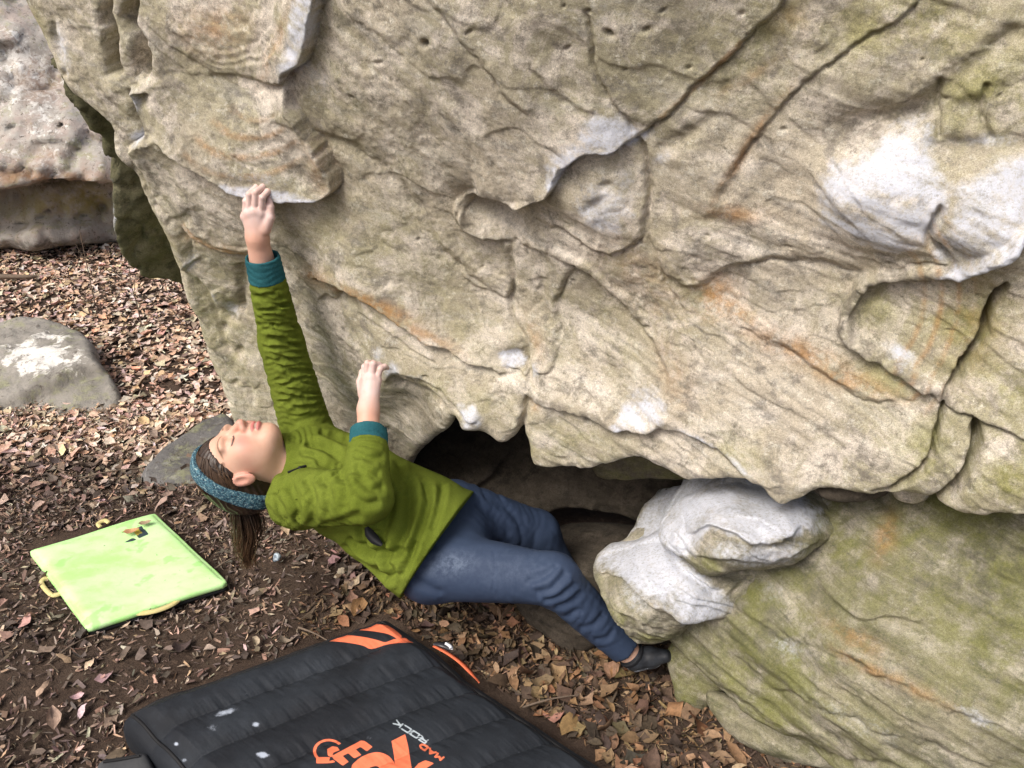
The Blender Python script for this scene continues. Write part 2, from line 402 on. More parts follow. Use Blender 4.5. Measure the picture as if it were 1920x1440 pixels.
F_MAIN = [
 # the big flake with the chalked lip and its right edge
 ('stepL', [(285, 250), (330, 285), (380, 318), (420, 342), (450, 356), (520, 369), (590, 369), (626, 356), (632, 335), (612, 290), (575, 235), (548, 195), (533, 160)], 0.046, 4, 120),
 ('stepL', [(533, 165), (540, 135), (575, 100), (592, 55), (606, 0), (612, -60)], 0.034, 5, 110),
 ('stepL', [(520, 180), (560, 215), (590, 250), (640, 262), (700, 300), (760, 352), (812, 420), (850, 470), (900, 520), (950, 560)], 0.016, 9, 70),
 ('valley', [(600, 256), (680, 280), (740, 330), (800, 395)], 0.016, 20),
 # pinches on the left
 ('crack', [(185, -60), (190, 10), (203, 60), (205, 100), (212, 150)], 0.10, 8), ('crack', [(246, -60), (243, 0), (244, 45), (262, 85), (264, 115), (252, 160)], 0.12, 11), ('stepL', [(238, -60), (236, 0), (236, 45), (252, 85), (254, 115), (243, 160)], 0.03, 4, 30),
 ('stepL', [(237, 165), (250, 205), (268, 245), (262, 262), (232, 282)], 0.035, 5, 70), ('crack', [(262, 175), (262, 215), (282, 262)], 0.022, 14),
 ('stepR', [(150, 200), (200, 270), (240, 320), (280, 380), (330, 440), (360, 500)], 0.02, 8, 50),
 ('stepL', [(130, 20), (150, 90), (185, 160), (240, 235)], 0.006, 5, 40), ('crack', [(95, 40), (110, 100), (125, 145)], 0.008, 6),
 ('stepL', [(335, 425), (362, 455), (410, 474), (470, 484), (520, 484)], 0.02, 5, 60), ('rib', [(345, 420), (380, 448), (430, 465), (470, 470)], 0.004, 4),
 ('stepL', [(345, 515), (352, 500), (370, 487)], 0.02, 4, 25), ('stepL', [(390, 545), (402, 575), (425, 596), (447, 600)], 0.022, 5, 30),
 ('crack', [(445, 500), (448, 545), (452, 590)], 0.022, 10), ('crack', [(365, 520), (395, 590), (440, 690), (480, 770)], 0.010, 7),
 ('stepR', [(345, 520), (375, 600), (420, 700), (460, 780)], 0.014, 10, 40),
 # curved bedding at the top
 ('stepR', [(300, -20), (330, 50), (380, 92), (430, 100), (480, 80), (515, 30), (530, -30)], 0.007, 4, 30), ('stepR', [(318, -20), (345, 60), (390, 108), (440, 116), (495, 92), (530, 40), (548, -30)], 0.006, 3, 24),
 ('stepR', [(340, 75), (390, 122), (440, 128), (500, 108), (545, 55)], 0.006, 3, 24), ('stepR', [(360, -20), (385, 40), (425, 62), (465, 45), (490, -20)], 0.006, 4, 30),
 # long diagonal laminae
 ('stepL', [(610, 20), (640, 90), (690, 170), (740, 240), (770, 270)], 0.010, 12, 50), ('stepL', [(805, 0), (850, 50), (900, 110), (960, 185), (1000, 215)], 0.014, 7, 55),
 ('stepL', [(990, 120), (1030, 165), (1075, 200), (1120, 215)], 0.010, 6, 40), ('crack', [(1090, 20), (1110, 70), (1112, 130), (1140, 185), (1192, 258)], 0.012, 4),
 ('stepL', [(780, 90), (810, 160), (850, 240)], 0.006, 7, 40), ('stepL', [(640, -40), (690, 40), (740, 90)], 0.006, 7, 40),
 # long seam to the upper right
 ('stepL', [(1185, 268), (1240, 222), (1310, 160), (1390, 80), (1450, 22), (1490, -30)], 0.018, 5, 70), ('stepL', [(1360, 330), (1410, 270), (1460, 205), (1540, 130), (1600, 85), (1680, 40), (1720, 0), (1740, -50)], 0.014, 5, 60),
 ('valley', [(1420, 262), (1390, 310), (1350, 370)], 0.012, 14), ('valley', [(1230, 290), (1290, 250), (1340, 215)], 0.012, 14),
 ('valley', [(1700, 250), (1760, 180), (1830, 120), (1930, 50)], 0.020, 22),
 # lip and pocket in the middle
 ('stepR', [(1195, 262), (1150, 282), (1095, 290), (1062, 308), (1038, 345), (1015, 368), (970, 378), (920, 366), (885, 364)], 0.034, 5, 90),
 ('rib', [(1010, 372), (960, 382), (915, 372), (880, 368), (862, 388), (868, 414), (900, 438), (950, 452)], 0.014, 9),
 ('stepL', [(862, 392), (872, 418), (905, 442), (962, 456)], 0.020, 5, 40), ('stepL', [(965, 448), (990, 465), (1030, 470)], 0.020, 5, 26),
 ('crack', [(1190, 265), (1212, 305), (1216, 370), (1212, 425)], 0.022, 6), ('stepL', [(960, 400), (1050, 425), (1120, 458), (1165, 464), (1205, 438), (1216, 380)], 0.020, 6, 45),
 ('crack', [(1214, 430), (1236, 490), (1262, 560), (1290, 610)], 0.008, 4),
 ('stepL', [(1035, 470), (1090, 505), (1140, 550), (1195, 615), (1240, 680), (1262, 740)], 0.018, 6, 60), ('rib', [(1035, 465), (1100, 500), (1160, 560), (1200, 610)], 0.008, 8),
 ('stepR', [(1078, 500), (1048, 540), (1036, 590), (1042, 650)], 0.020, 6, 60), ('crack', [(1010, 520), (1012, 560), (1030, 620)], 0.012, 9),
 ('stepL', [(858, 480), (880, 525), (950, 565)], 0.010, 4, 40), ('crack', [(958, 455), (958, 540), (952, 570), (975, 640), (990, 700), (992, 745)], 0.018, 6),
 ('stepL', [(985, 680), (1010, 705), (1035, 690), (1045, 650)], 0.016, 6, 40),
 # layers left of centre
 ('stepL', [(580, 520), (640, 540), (720, 580), (800, 640), (880, 685), (970, 715)], 0.030, 7, 60), ('stepL', [(610, 570), (680, 590), (750, 640), (820, 690)], 0.010, 4, 26),
 ('crack', [(600, 560), (620, 575), (640, 560)], 0.015, 7), ('stepL', [(730, 700), (790, 712), (830, 740), (862, 770), (900, 792)], 0.022, 5, 30),
 ('crack', [(720, 712), (770, 738), (830, 775)], 0.030, 9), ('stepL', [(930, 690), (965, 705), (985, 720)], 0.018, 5, 30),
 ('crack', [(992, 745), (980, 790), (968, 835)], 0.030, 7), ('stepL', [(560, 600), (640, 640), (700, 690)], 0.010, 10, 50),
 # seam along the lower lip
 ('rib', [(992, 745), (1060, 752), (1120, 775), (1180, 792), (1240, 786)], 0.016, 9), ('stepL', [(992, 752), (1060, 762), (1120, 785), (1180, 802), (1250, 792), (1300, 812), (1370, 858), (1420, 905), (1462, 945)], 0.026, 6, 50),
 ('stepR', [(995, 765), (1080, 775), (1150, 800), (1200, 830), (1230, 870)], 0.012, 10, 50),
 # right hand side
 ('stepL', [(1215, 470), (1290, 540), (1350, 508), (1440, 482), (1530, 492), (1620, 520)], 0.022, 10, 60),
 ('crack', [(1764, 150), (1758, 230), (1766, 270)], 0.016, 6), ('crack', [(1855, 150), (1848, 215), (1860, 275)], 0.016, 6),
 ('crack', [(1768, 370), (1742, 430), (1768, 470), (1790, 492)], 0.026, 7), ('stepL', [(1640, 515), (1720, 500), (1792, 492)], 0.014, 4, 30),
 ('rib', [(1960, 385), (1915, 415), (1860, 465), (1795, 503), (1720, 514), (1650, 524), (1608, 550), (1584, 592), (1594, 632), (1645, 665), (1700, 695), (1740, 722), (1768, 748)], 0.024, 10),
 ('valley', [(1800, 520), (1720, 532), (1650, 545), (1622, 580), (1620, 620), (1660, 655)], 0.012, 10),
 ('crack', [(1890, 528), (1852, 598), (1842, 640), (1800, 700), (1768, 745)], 0.10, 6), ('crack', [(1768, 745), (1758, 800), (1735, 860), (1690, 895), (1640, 920)], 0.055, 5),
 ('stepL', [(1770, 748), (1830, 778), (1900, 805), (1990, 830)], 0.026, 5, 50), ('crack', [(1832, 780), (1818, 865), (1775, 915), (1735, 950)], 0.11, 8),
 ('stepL', [(1380, 600), (1450, 640), (1540, 690), (1620, 745), (1690, 742), (1750, 740)], 0.014, 9, 60), ('stepL', [(1540, 690), (1600, 675), (1640, 665)], 0.008, 7, 30),
 ('stepR', [(1700, 890), (1760, 850), (1830, 815)], 0.012, 7, 40), ('stepL', [(1240, 800), (1320, 820), (1400, 880), (1500, 915), (1640, 915)], 0.010, 12, 50),
 ('stepL', [(1270, 620), (1340, 680), (1420, 740), (1520, 800)], 0.006, 10, 50),
]
SWIRL = [(1700, 600), (1790, 560)]
def shape_main(U, V, X, at, st):
    n = np.zeros(len(U))
    n += 0.016 * fbm(X * 3.2, 3, 3)
    rg = .45 + .55 * sstep(-.3, .6, fbm(X * 2.6, 4, 2))
    n += 0.004 * fbm(X * 13, 5, 3) + rg * (0.0017 * fbm(X * 46, 6, 3) + 0.0008 * fbm(X * 120, 7, 2))
    sw = sstep(900, 1500, U + 0.6 * (V - 500))                        # the right half is ribbed along the bedding
    n += (0.0004 + 0.0028 * sw) * strata_noise(st, -17, 0.30, 0.035, 8) + (0.0002 + 0.0014 * sw) * strata_noise(st, -16, 0.12, 0.012, 9)
    n -= (0.0005 + 0.0030 * sw) * (1 - np.abs(strata_noise(st, -17, 0.22, 0.05, 12))).clip(0) ** 5 * sstep(-.2, .5, fbm(X * 4, 14, 2))
    n -= 0.003 * (1 - np.abs(fbm(X * 8, 15, 2))).clip(0) ** 9 * sstep(.0, .6, fbm(X * 3 + 9, 16, 2))
    n += (1 - sw) * 0.003 * strata_noise(st, -48, 0.45, 0.05, 10)
    lam = strata_noise(st, -40, 0.55, 0.28, 17) * 2.2 + .16 * fbm(X * 16, 18, 2)
    n += 0.0036 * terrace(lam) * 1.0 - .0036 * lam
    lam = strata_noise(st, -15, 0.30, 0.10, 19) * 1.6 + .2 * fbm(X * 22, 20, 2)
    n += sw * 0.003 * (terrace(lam) - lam)
    for cx, cy, rx, ry, rot, a, p in [
        (1645, 375, 120, 95, 25, 0.055, 1.6), (1850, 400, 88, 100, -20, 0.050, 1.6), (1660, 232, 130, 30, -12, -0.030, 1), (1830, 282, 90, 20, 0, -0.018, 1),
        (1130, 385, 80, 62, 25, 0.030, 1.4), (925, 400, 70, 26, 22, -0.060, 1.2), (1050, 410, 80, 22, 20, -0.022, 1.0), (1138, 345, 12, 8, 0, -0.015, 1), (1125, 372, 30, 12, -30, -0.012, 1),
        (1330, 330, 70, 60, 0, 0.018, 1), (1270, 460, 60, 50, 0, 0.020, 1), (1420, 430, 110, 60, 0, 0.016, 1), (1370, 560, 70, 40, 30, -0.020, 1.2),
        (960, 690, 34, 26, 20, -0.030, 1.3), (880, 790, 26, 24, 0, 0.020, 1.3), (1130, 640, 90, 120, -20, -0.020, 1.5), (420, 180, 120, 90, 0, -0.016, 1), (560, 60, 40, 90, 20, 0.012, 1),
        (797, 82, 6, 6, 0, -0.018, 1), (1140, 65, 9, 5, 30, -0.020, 1), (1100, 25, 5, 4, 0, -0.012, 1), (1228, 782, 26, 16, 0, 0.018, 1), (1700, 640, 110, 90, 30, -0.012, 1.5), (1250, 770, 20, 20, 0, 0.015, 1),
        (428, 590, 18, 22, 60, -0.03, 1.2), (415, 622, 9, 9, 0, -0.02, 1), (446, 662, 9, 9, 0, -0.02, 1), (440, 720, 7, 5, 0, -0.012, 1), (640, 565, 22, 14, 20, -0.022, 1),
        (100, 85, 10, 34, -12, -0.008, 1), (760, 770, 50, 40, 30, -0.05, 1.2), (1690, 860, 70, 60, 0, 0.02, 1), (1860, 900, 80, 50, 0, 0.02, 1), (1590, 170, 60, 50, 0, 0.012, 1)]:
        n += a * gblob(U, V, cx, cy, rx, ry, rot, p)
    for cx, cy in [(1400, 65), (1290, 130), (905, 500), (880, 60), (1060, 95), (1210, 60), (1240, 25)] + [(RNG.uniform(620, 1900), RNG.uniform(0, 900)) for _ in range(26)]:
        n -= 0.008 * gblob(U, V, cx, cy, RNG.uniform(3, 8), RNG.uniform(2.5, 4), RNG.uniform(-40, 40))
    n = apply_features(U, V, F_MAIN, n, 5.0, 0.007)
    def add(k, lst, sc=1.0):
        for b in lst: at[k] = np.maximum(at[k], b[5] * sc * (.72 if k == 'green' and b[0] < 1500 else 1.0) * gblob(U, V, *b[:5], p=b[6] if len(b) > 6 else 1.0))
    for pl, a, sf in [([(1530, 345), (1560, 300), (1640, 272), (1720, 246), (1752, 240), (1766, 300), (1788, 330), (1772, 380), (1748, 432), (1722, 458), (1680, 468), (1640, 452), (1590, 430), (1545, 402)], .72, 22),
        ([(1775, 400), (1800, 350), (1850, 312), (1925, 305), (2010, 330), (2010, 380), (1920, 412), (1880, 452), (1830, 482), (1792, 490), (1772, 450)], .70, 20), ([(1745, 440), (1790, 400), (1800, 480), (1770, 492), (1740, 480)], .5, 10),
        ([(1035, 300), (1070, 262), (1100, 225), (1160, 212), (1205, 255), (1150, 280), (1092, 290), (1060, 310), (1036, 345)], .66, 20), ([(1090, 385), (1130, 342), (1182, 335), (1196, 400), (1150, 425), (1105, 418)], .42, 18),
        ([(1150, 785), (1180, 752), (1240, 742), (1256, 770), (1240, 792), (1180, 800)], .75, 10), ([(932, 672), (965, 664), (982, 690), (975, 706), (945, 702)], .9, 7), ([(862, 770), (885, 762), (905, 785), (900, 806), (866, 806)], .75, 8),
        ([(560, -20), (606, -20), (600, 50), (580, 96), (545, 132), (533, 162), (528, 120), (545, 80)], .6, 9), ([(422, 340), (470, 352), (530, 364), (600, 364), (600, 376), (520, 376), (445, 364)], 1.0, 4)]:
        sd_ = poly_sd(U, V, pl) + .6 * sf * fbm(X * 26, 45, 3); at['chalk'] = np.maximum(at['chalk'], 1.05 * a * sstep(1.2 * sf, -1.2 * sf, sd_) * (1 + .30 * fbm(X * 16, 46, 3) + .45 * strata_noise(st, -18, .10, .012, 47)))
    for pl, w_, k_, a_ in [([(1795, 503), (1720, 514), (1650, 524), (1608, 550), (1584, 592), (1594, 632), (1645, 665), (1700, 695), (1740, 722), (1768, 748)], 11, 'dark', .75), ([(1010, 372), (960, 382), (915, 372), (880, 368), (862, 388), (868, 414), (900, 438), (950, 452)], 9, 'dark', .55),
        ([(992, 748), (1060, 756), (1120, 778), (1170, 795)], 8, 'dark', .7), ([(1768, 750), (1830, 780), (1920, 815)], 8, 'dark', .6), ([(1300, 815), (1370, 860), (1440, 925)], 8, 'dark', .35), ([(1185, 268), (1150, 281), (1095, 289), (1062, 307), (1040, 338)], 7, 'chalk', .95), ([(1915, 415), (1860, 465), (1795, 503)], 10, 'chalk', .95), ([(1240, 222), (1310, 160), (1390, 80)], 6, 'orange', .5), ([(580, 520), (640, 540), (720, 580), (800, 640)], 9, 'orange', .8), ([(340, 428), (380, 458), (430, 474), (470, 482)], 7, 'orange', .7)]:
        d_, _, _ = pldist(U, V, catmull(pl, 3)); at[k_] = np.maximum(at[k_], a_ * np.exp(-(d_ / w_) ** 4))
    # fine curved laminae
    for (cx, cy, r0, r1, a0, a1) in [(1560, 560, 150, 290, -50, 62), (470, 150, 60, 200, 40, 140)]:
        r = np.hypot(U - cx, V - cy); an = np.degrees(np.arctan2(V - cy, U - cx))
        m = sstep(r0, r0 + 30, r) * sstep(r1, r1 - 40, r) * sstep(a0, a0 + 15, an) * sstep(a1, a1 - 15, an)
        w = np.sin(r / 5.2 + 1.5 * fbm(X * 4, 44, 2)) * m
        n += 0.0012 * w; at['orange'] = np.maximum(at['orange'], 0.55 * np.clip(w, 0, 1))
    add('chalk', [(1640, 310, 100, 26, -16, .85, 1.3), (1850, 335, 70, 20, -10, .8, 1.3), (1880, 455, 60, 12, -40, .95, 1.3), (1800, 503, 50, 9, -12, .9), (1905, 425, 30, 12, -38, .9),
        (1700, 250, 60, 18, -15, .42), (1860, 270, 60, 16, 0, .5), (1690, 668, 34, 14, 25, .8), (1190, 268, 34, 10, -28, .85), (1080, 290, 46, 10, -15, .7), (1040, 325, 14, 22, 30, .6),
        (1135, 375, 55, 45, 20, .55), (1130, 410, 25, 14, 20, .7), (1170, 340, 30, 40, 0, .35), (1240, 300, 24, 14, -30, .5), (862, 765, 14, 12, 0, .5), (1212, 745, 40, 22, 0, .5),
        (1310, 815, 50, 8, 30, .7), (1390, 865, 40, 7, 40, .6), (735, 695, 16, 16, 0, .9), (710, 665, 14, 16, 0, .55), (780, 708, 26, 9, 15, .4), (500, 352, 80, 9, 6, 1.0, 1.4), (560, 366, 60, 7, 0, 1.0, 1.4), (440, 346, 26, 8, 22, 1.0), (500, 325, 80, 14, 5, .38),
        (572, 50, 22, 70, 16, .62), (588, 40, 9, 50, 14, 1.0), (556, 115, 20, 26, 40, .9), (600, 150, 30, 50, 0, .3), (110, 90, 16, 50, -14, .62), (120, 130, 8, 20, -14, .4), (250, 190, 9, 22, -15, .8), (250, 262, 17, 12, -25, .95), (355, 495, 13, 22, 30, .55), (425, 585, 24, 12, 45, .6), (400, 560, 10, 22, -20, .4),
        (1000, 700, 10, 18, 0, .7), (1480, 935, 20, 10, 0, .3), (860, 60, 120, 60, 0, .12), (1120, 20, 160, 60, 0, .22), (1330, 330, 60, 40, 0, .22), (1300, 450, 60, 40, 0, .18)], 1.0)
    add('green', [(1480, 60, 260, 120, -30, .8), (1700, 60, 240, 110, 0, .9), (1850, 180, 120, 120, 0, .9), (1830, 620, 110, 110, 0, .95), (1890, 880, 90, 110, 0, 1), (1740, 840, 60, 90, 0, .9), (1640, 700, 90, 40, 20, .7), (1380, 840, 90, 40, 30, .8), (1080, 830, 110, 50, 10, .75), (1000, 850, 40, 50, 0, .9),
        (820, 740, 100, 40, 30, .8), (920, 770, 90, 40, 30, .7), (1130, 640, 110, 120, 0, .55), (1650, 590, 60, 60, 0, .7), (640, 140, 60, 140, -20, .6), (620, 420, 120, 90, 20, .6), (420, 640, 70, 170, -25, .75), (60, 60, 40, 120, -20, .85), (760, 460, 140, 90, 30, .5), (880, 620, 120, 60, 30, .5), (740, 280, 130, 60, 30, .45), (800, 520, 120, 60, 30, .4), (1310, 560, 60, 30, 30, .7), (1900, 720, 80, 80, 0, .9), (1560, 560, 60, 50, 0, .4), (330, 470, 30, 120, -25, .7)], 1.0)
    add('orange', [(700, 560, 90, 14, 25, .95), (790, 615, 70, 10, 30, .7), (600, 525, 40, 20, 20, .5), (1340, 560, 40, 40, 40, .9), (1380, 590, 50, 16, 35, .8), (1500, 660, 110, 26, 22, .8), (1590, 710, 90, 20, 18, .75), (1385, 300, 90, 9, -58, .8), (1440, 220, 60, 10, -50, .7), (1370, 395, 60, 16, 5, .7),
        (1000, 640, 14, 40, -20, .4), (1400, 150, 60, 10, -30, .4), (520, 85, 12, 70, 25, .6), (400, 60, 60, 50, 0, .5), (640, 550, 30, 10, 20, .7), (420, 470, 90, 9, 15, .6), (600, 300, 20, 60, -25, .4), (1260, 700, 30, 60, -20, .35), (1830, 620, 50, 90, 10, .25), (1000, 765, 12, 10, 0, .6), (1200, 520, 60, 120, -40, .25), (1480, 40, 40, 30, 0, .3)])
    add('dark', [(1640, 245, 130, 18, -12, .8), (1840, 280, 80, 12, 0, .7), (900, 350, 80, 14, 8, .6), (960, 355, 90, 18, 10, .45), (560, 255, 30, 90, -30, .35), (330, 200, 30, 140, -12, .4), (480, 335, 80, 8, 8, .45), (820, 110, 60, 60, 0, .35), (1280, 40, 60, 50, 0, .35), (640, 600, 60, 60, 30, .35), (760, 540, 160, 40, 30, .3), (1500, 570, 120, 50, 20, .25), (1440, 200, 110, 40, -35, .3), (1560, 190, 90, 60, 0, .3), (450, 560, 14, 60, -5, .5), (255, 210, 10, 30, -10, .6), (1700, 150, 120, 60, -20, .35), (930, 410, 60, 20, 20, .3), (1180, 800, 70, 10, 8, .6), (1080, 762, 70, 7, 10, .5), (1600, 600, 14, 60, 20, .5), (1700, 515, 90, 8, -5, .35), (1460, 900, 40, 30, 30, .4)])
    return n
OUT_MAIN = [(30, -4), (72, 90), (118, 178), (150, 205), (188, 245), (206, 300), (245, 342), (290, 432), (325, 540), (352, 605), (392, 705), (432, 795), (470, 900), (540, 985), (640, 1000), (735, 950), (772, 872),
    (806, 836), (838, 812), (850, 792), (862, 812), (902, 826), (940, 843), (974, 828), (986, 850), (1000, 884), (1080, 889), (1130, 880), (1192, 862), (1230, 880), (1282, 906), (1345, 904), (1418, 908), (1440, 930), (1462, 949), (1500, 938), (1542, 924),
    (1625, 938), (1700, 930), (1746, 945), (1790, 968), (1850, 976), (1925, 970), (2300, 985), (2560, 940), (2660, 500), (2600, -100), (2300, -560), (1500, -640), (700, -640), (100, -520), (-40, -180)]
def edge_main(U, V): return np.where(V > 760, 0.035, np.where(V < -100, 0.25, 0.055))
boulder = root('boulder', P(900, 760, 2.5) * np.array([1, 1, 0]), 'huge overhanging tan sandstone boulder with chalked ledges, above the climber', 'boulder')
relief('overhanging_face', RF, OUT_MAIN, 0.0033, M_ROCK, boulder, shape_main, back=(0.10, 1, 0.12), depth=1.7, margin=0.14, dense=(-0.75, 1.95, -0.95, 0.62), edge_fn=edge_main, jitter=0.004, seed=2, power=1.6)

# shaded flank left of the arete
RK = Relief(P(230, 380, 2.45), (-0.2, -1, -0.75), (1, 0, 0), ctrl=[(130, 190, 2.20), (240, 420, 2.50), (320, 540, 2.74), (210, 420, 2.46), (180, 240, 2.28), (330, 440, 2.62), (100, 120, 2.16)], reg=0.01)
def shape_flank(U, V, X, at, st):
    n = 0.03 * fbm(X * 6, 21, 3) + 0.010 * fbm(X * 26, 22, 3) - .02 * (1 - np.abs(fbm(X * 7, 23, 2))).clip(0) ** 6
    n += apply_features(U, V, [('crack', [(180, 318), (200, 326), (215, 330)], .05, 8), ('stepL', [(200, 342), (230, 346), (245, 352)], .02, 5, 20), ('stepL', [(130, 196), (165, 200)], .01, 4, 20), ('stepR', [(215, 445), (260, 452), (300, 450)], .01, 5, 30), ('stepL', [(190, 320), (205, 370), (212, 430), (240, 500)], .015, 6, 18)], np.zeros(len(U)))
    at['green'] = np.clip(.3 + .6 * fbm(X * 6, 26, 3), 0, 1); at['chalk'] = np.maximum(0.55 * gblob(U, V, 210, 415, 7, 34, -5), .4 * gblob(U, V, 215, 345, 18, 4))  # chalk mask lightens a thin strip at the left edge and a spot
    return n
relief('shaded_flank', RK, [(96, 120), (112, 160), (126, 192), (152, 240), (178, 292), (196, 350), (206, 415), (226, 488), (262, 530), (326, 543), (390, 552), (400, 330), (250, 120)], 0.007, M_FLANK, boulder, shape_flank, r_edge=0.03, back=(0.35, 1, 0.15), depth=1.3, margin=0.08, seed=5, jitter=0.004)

# ------------------------------------------------------------------ the lower boulder with two chalk-white noses
RL = Relief(P(1600, 1150, 1.75), (-0.40, -1, 0.30), (1, -0.40, 0), ctrl=[
    (1250, 1215, 2.06), (1310, 1200, 2.0), (1500, 1390, 1.90), (1900, 1440, 1.56), (1900, 1000, 1.68), (1500, 1050, 1.93), (1600, 1200, 1.74), (1400, 1200, 1.92), (1740, 950, 1.82), (1500, 960, 2.02), (1250, 1030, 2.15), (1700, 1350, 1.66), (2400, 1450, 1.40), (2400, 1000, 1.5), (1700, 1060, 1.78), (1450, 1300, 1.89), (1600, 1500, 1.86)], reg=0.002)
F_LOW = [('stepL', [(1330, 1120), (1400, 1140), (1480, 1180), (1560, 1215), (1640, 1230), (1700, 1240)], 0.020, 14, 60), ('stepL', [(1540, 1080), (1570, 1130), (1620, 1155), (1680, 1150), (1740, 1180)], 0.024, 9, 70),
    ('crack', [(1430, 1185), (1450, 1205), (1500, 1212), (1540, 1220)], 0.008, 7), ('stepL', [(1560, 1200), (1640, 1250), (1720, 1290), (1820, 1340), (1940, 1400)], 0.020, 8, 50),
    ('stepL', [(1290, 1240), (1360, 1290), (1440, 1340), (1560, 1400)], 0.014, 10, 40), ('stepL', [(1440, 1290), (1540, 1310), (1640, 1350), (1760, 1410), (1900, 1460)], 0.020, 7, 50),
    ('stepR', [(1800, 960), (1860, 1010), (1930, 1060)], 0.020, 12, 60), ('valley', [(1480, 1050), (1550, 1010), (1600, 960)], 0.02, 14), ('crack', [(1500, 1400), (1600, 1420), (1700, 1440)], .02, 8)]
def shape_low(U, V, X, at, st):
    n = 0.020 * fbm(X * 4, 51, 3) + 0.007 * fbm(X * 14, 52, 3) + 0.003 * fbm(X * 44, 53, 2)
    n += 0.010 * strata_noise(st, -13, 0.45, 0.05, 55) + 0.006 * strata_noise(st, -12, 0.2, 0.016, 56) - 0.008 * (1 - np.abs(strata_noise(st, -14, 0.35, 0.06, 59))).clip(0) ** 6 * sstep(-.3, .5, fbm(X * 4, 60, 2))
    n += 0.03 * gblob(U, V, 1640, 1090, 90, 60, 20, 1.4)
    lam = strata_noise(st, -13, 0.40, 0.09, 54) * 2.0 + .25 * fbm(X * 20, 49, 2); n += 0.005 * (terrace(lam, .07) - lam)
    n = apply_features(U, V, F_LOW, n, 7, 0.006)
    at['green'] = np.clip(0.75 + 0.5 * fbm(X * 5, 58, 3), 0, 1)
    at['orange'] = np.maximum.reduce([.75 * gblob(U, V, 1620, 1240, 60, 12, 28), .6 * gblob(U, V, 1660, 1000, 20, 40, 20), .5 * gblob(U, V, 1700, 1280, 90, 12, 28), .5 * gblob(U, V, 1600, 1190, 60, 16, 30)])
    at['chalk'] = np.maximum.reduce([.35 * gblob(U, V, 1480, 1215, 50, 18, 20), .5 * gblob(U, V, 1830, 1345, 50, 16, 30), .25 * gblob(U, V, 1600, 1340, 160, 30, 28), .5 * gblob(U, V, 1520, 945, 40, 18), .25 * gblob(U, V, 1450, 1110, 40, 30), .8 * sstep(14, -14, poly_sd(U, V, [(1200, 1020), (1290, 890), (1420, 880), (1400, 1000), (1310, 1075), (1230, 1060)]) + 8 * fbm(X * 26, 63, 3))])
    at['dark'] = np.clip(.75 * fbm(X * 6, 57, 3) + .45 * gblob(U, V, 1600, 1400, 260, 40, 25) + .35 * gblob(U, V, 1560, 1100, 60, 60) + .6 * gblob(U, V, 1465, 1196, 40, 8, 20) + .3 * gblob(U, V, 1700, 1200, 200, 20, 25), 0, 1)
    return n
low = root('boulder', P(1560, 1300, 1.95) * np.array([1, 1, 0]), 'green-streaked sandstone boulder with two chalk-white noses, below the crack', 'boulder')
relief('boulder_face', RL, [(1212, 1150), (1250, 1216), (1292, 1262), (1352, 1312), (1424, 1362), (1500, 1402), (1562, 1442), (1700, 1540), (2200, 1640), (2420, 1300), (2400, 960), (1950, 925), (1740, 905), (1600, 925), (1480, 930), (1380, 900), (1290, 910), (1235, 1010)], 0.0042, M_ROCK_LOW, low, shape_low,
       r_edge=0.05, back=(0.35, 1, -0.12), depth=0.9, margin=0.12, dense=(-0.8, 0.75, -0.6, 0.6), seed=8, ang=-12)
def facets(st, seed, k=7, r0=.035, r1=.085, s0=.25, s1=.62):
    """flat broken bevels round a block"""
    r = np.random.default_rng(seed); c = st.mean(0); n = np.zeros(len(st))
    for i in range(k):
        th = 2 * pi * (i + r.uniform(-.4, .4)) / k; d = (st - c) @ np.array([cos(th), sin(th)]) - r.uniform(r0, r1)
        n = np.minimum(n, -r.uniform(s0, s1) * np.clip(d, 0, None))
    return n
def shape_nose(sd, cracks, chalk, green, extra=()):
    def fn(U, V, X, at, st):
        fc_ = facets(st, sd)
        n = 0.020 * fbm(X * 9, sd, 3) + 0.008 * fbm(X * 30, sd + 1, 3) - 0.008 * (1 - np.abs(fbm(X * 11, sd + 6, 2))).clip(0) ** 6 + 0.0015 * fbm(X * 110, sd + 2, 2)
        lam = strata_noise(st, -18, 0.25, 0.07, sd + 5) * 1.8 + .3 * fbm(X * 20, sd + 7, 2)
        n = .55 * n + .9 * fc_ + .018 + 0.004 * strata_noise(st, -20, 0.12, 0.02, sd + 3) + .011 * (terrace(lam, .09) - lam)
        for b in extra: n += b[5] * gblob(U, V, *b[:5])
        n = apply_features(U, V, cracks, n, 6)
        for b in chalk:
            if isinstance(b[0], tuple): at['chalk'] = np.maximum(at['chalk'], 0.92 * sstep(20, -24, poly_sd(U, V, b) + 14 * fbm(X * 26, sd + 8, 3)) * (1 + .35 * fbm(X * 14, sd + 9, 3)))
            else: at['chalk'] = np.maximum(at['chalk'], b[5] * gblob(U, V, *b[:5], p=1.4))
        for b in green: at['green'] = np.maximum(at['green'], b[5] * gblob(U, V, *b[:5]))
        return n
    return fn
RA = Relief(P(1400, 1000, 1.88), (-0.35, -1, 0.55), (1, -0.3, 0), ctrl=[(1240, 1000, 2.0), (1300, 930, 2.06), (1420, 920, 2.04), (1560, 950, 1.96), (1580, 1000, 1.92), (1450, 1060, 1.85), (1300, 1040, 1.90), (1400, 1000, 1.83), (1340, 980, 1.88), (1480, 990, 1.83)], reg=0.001)
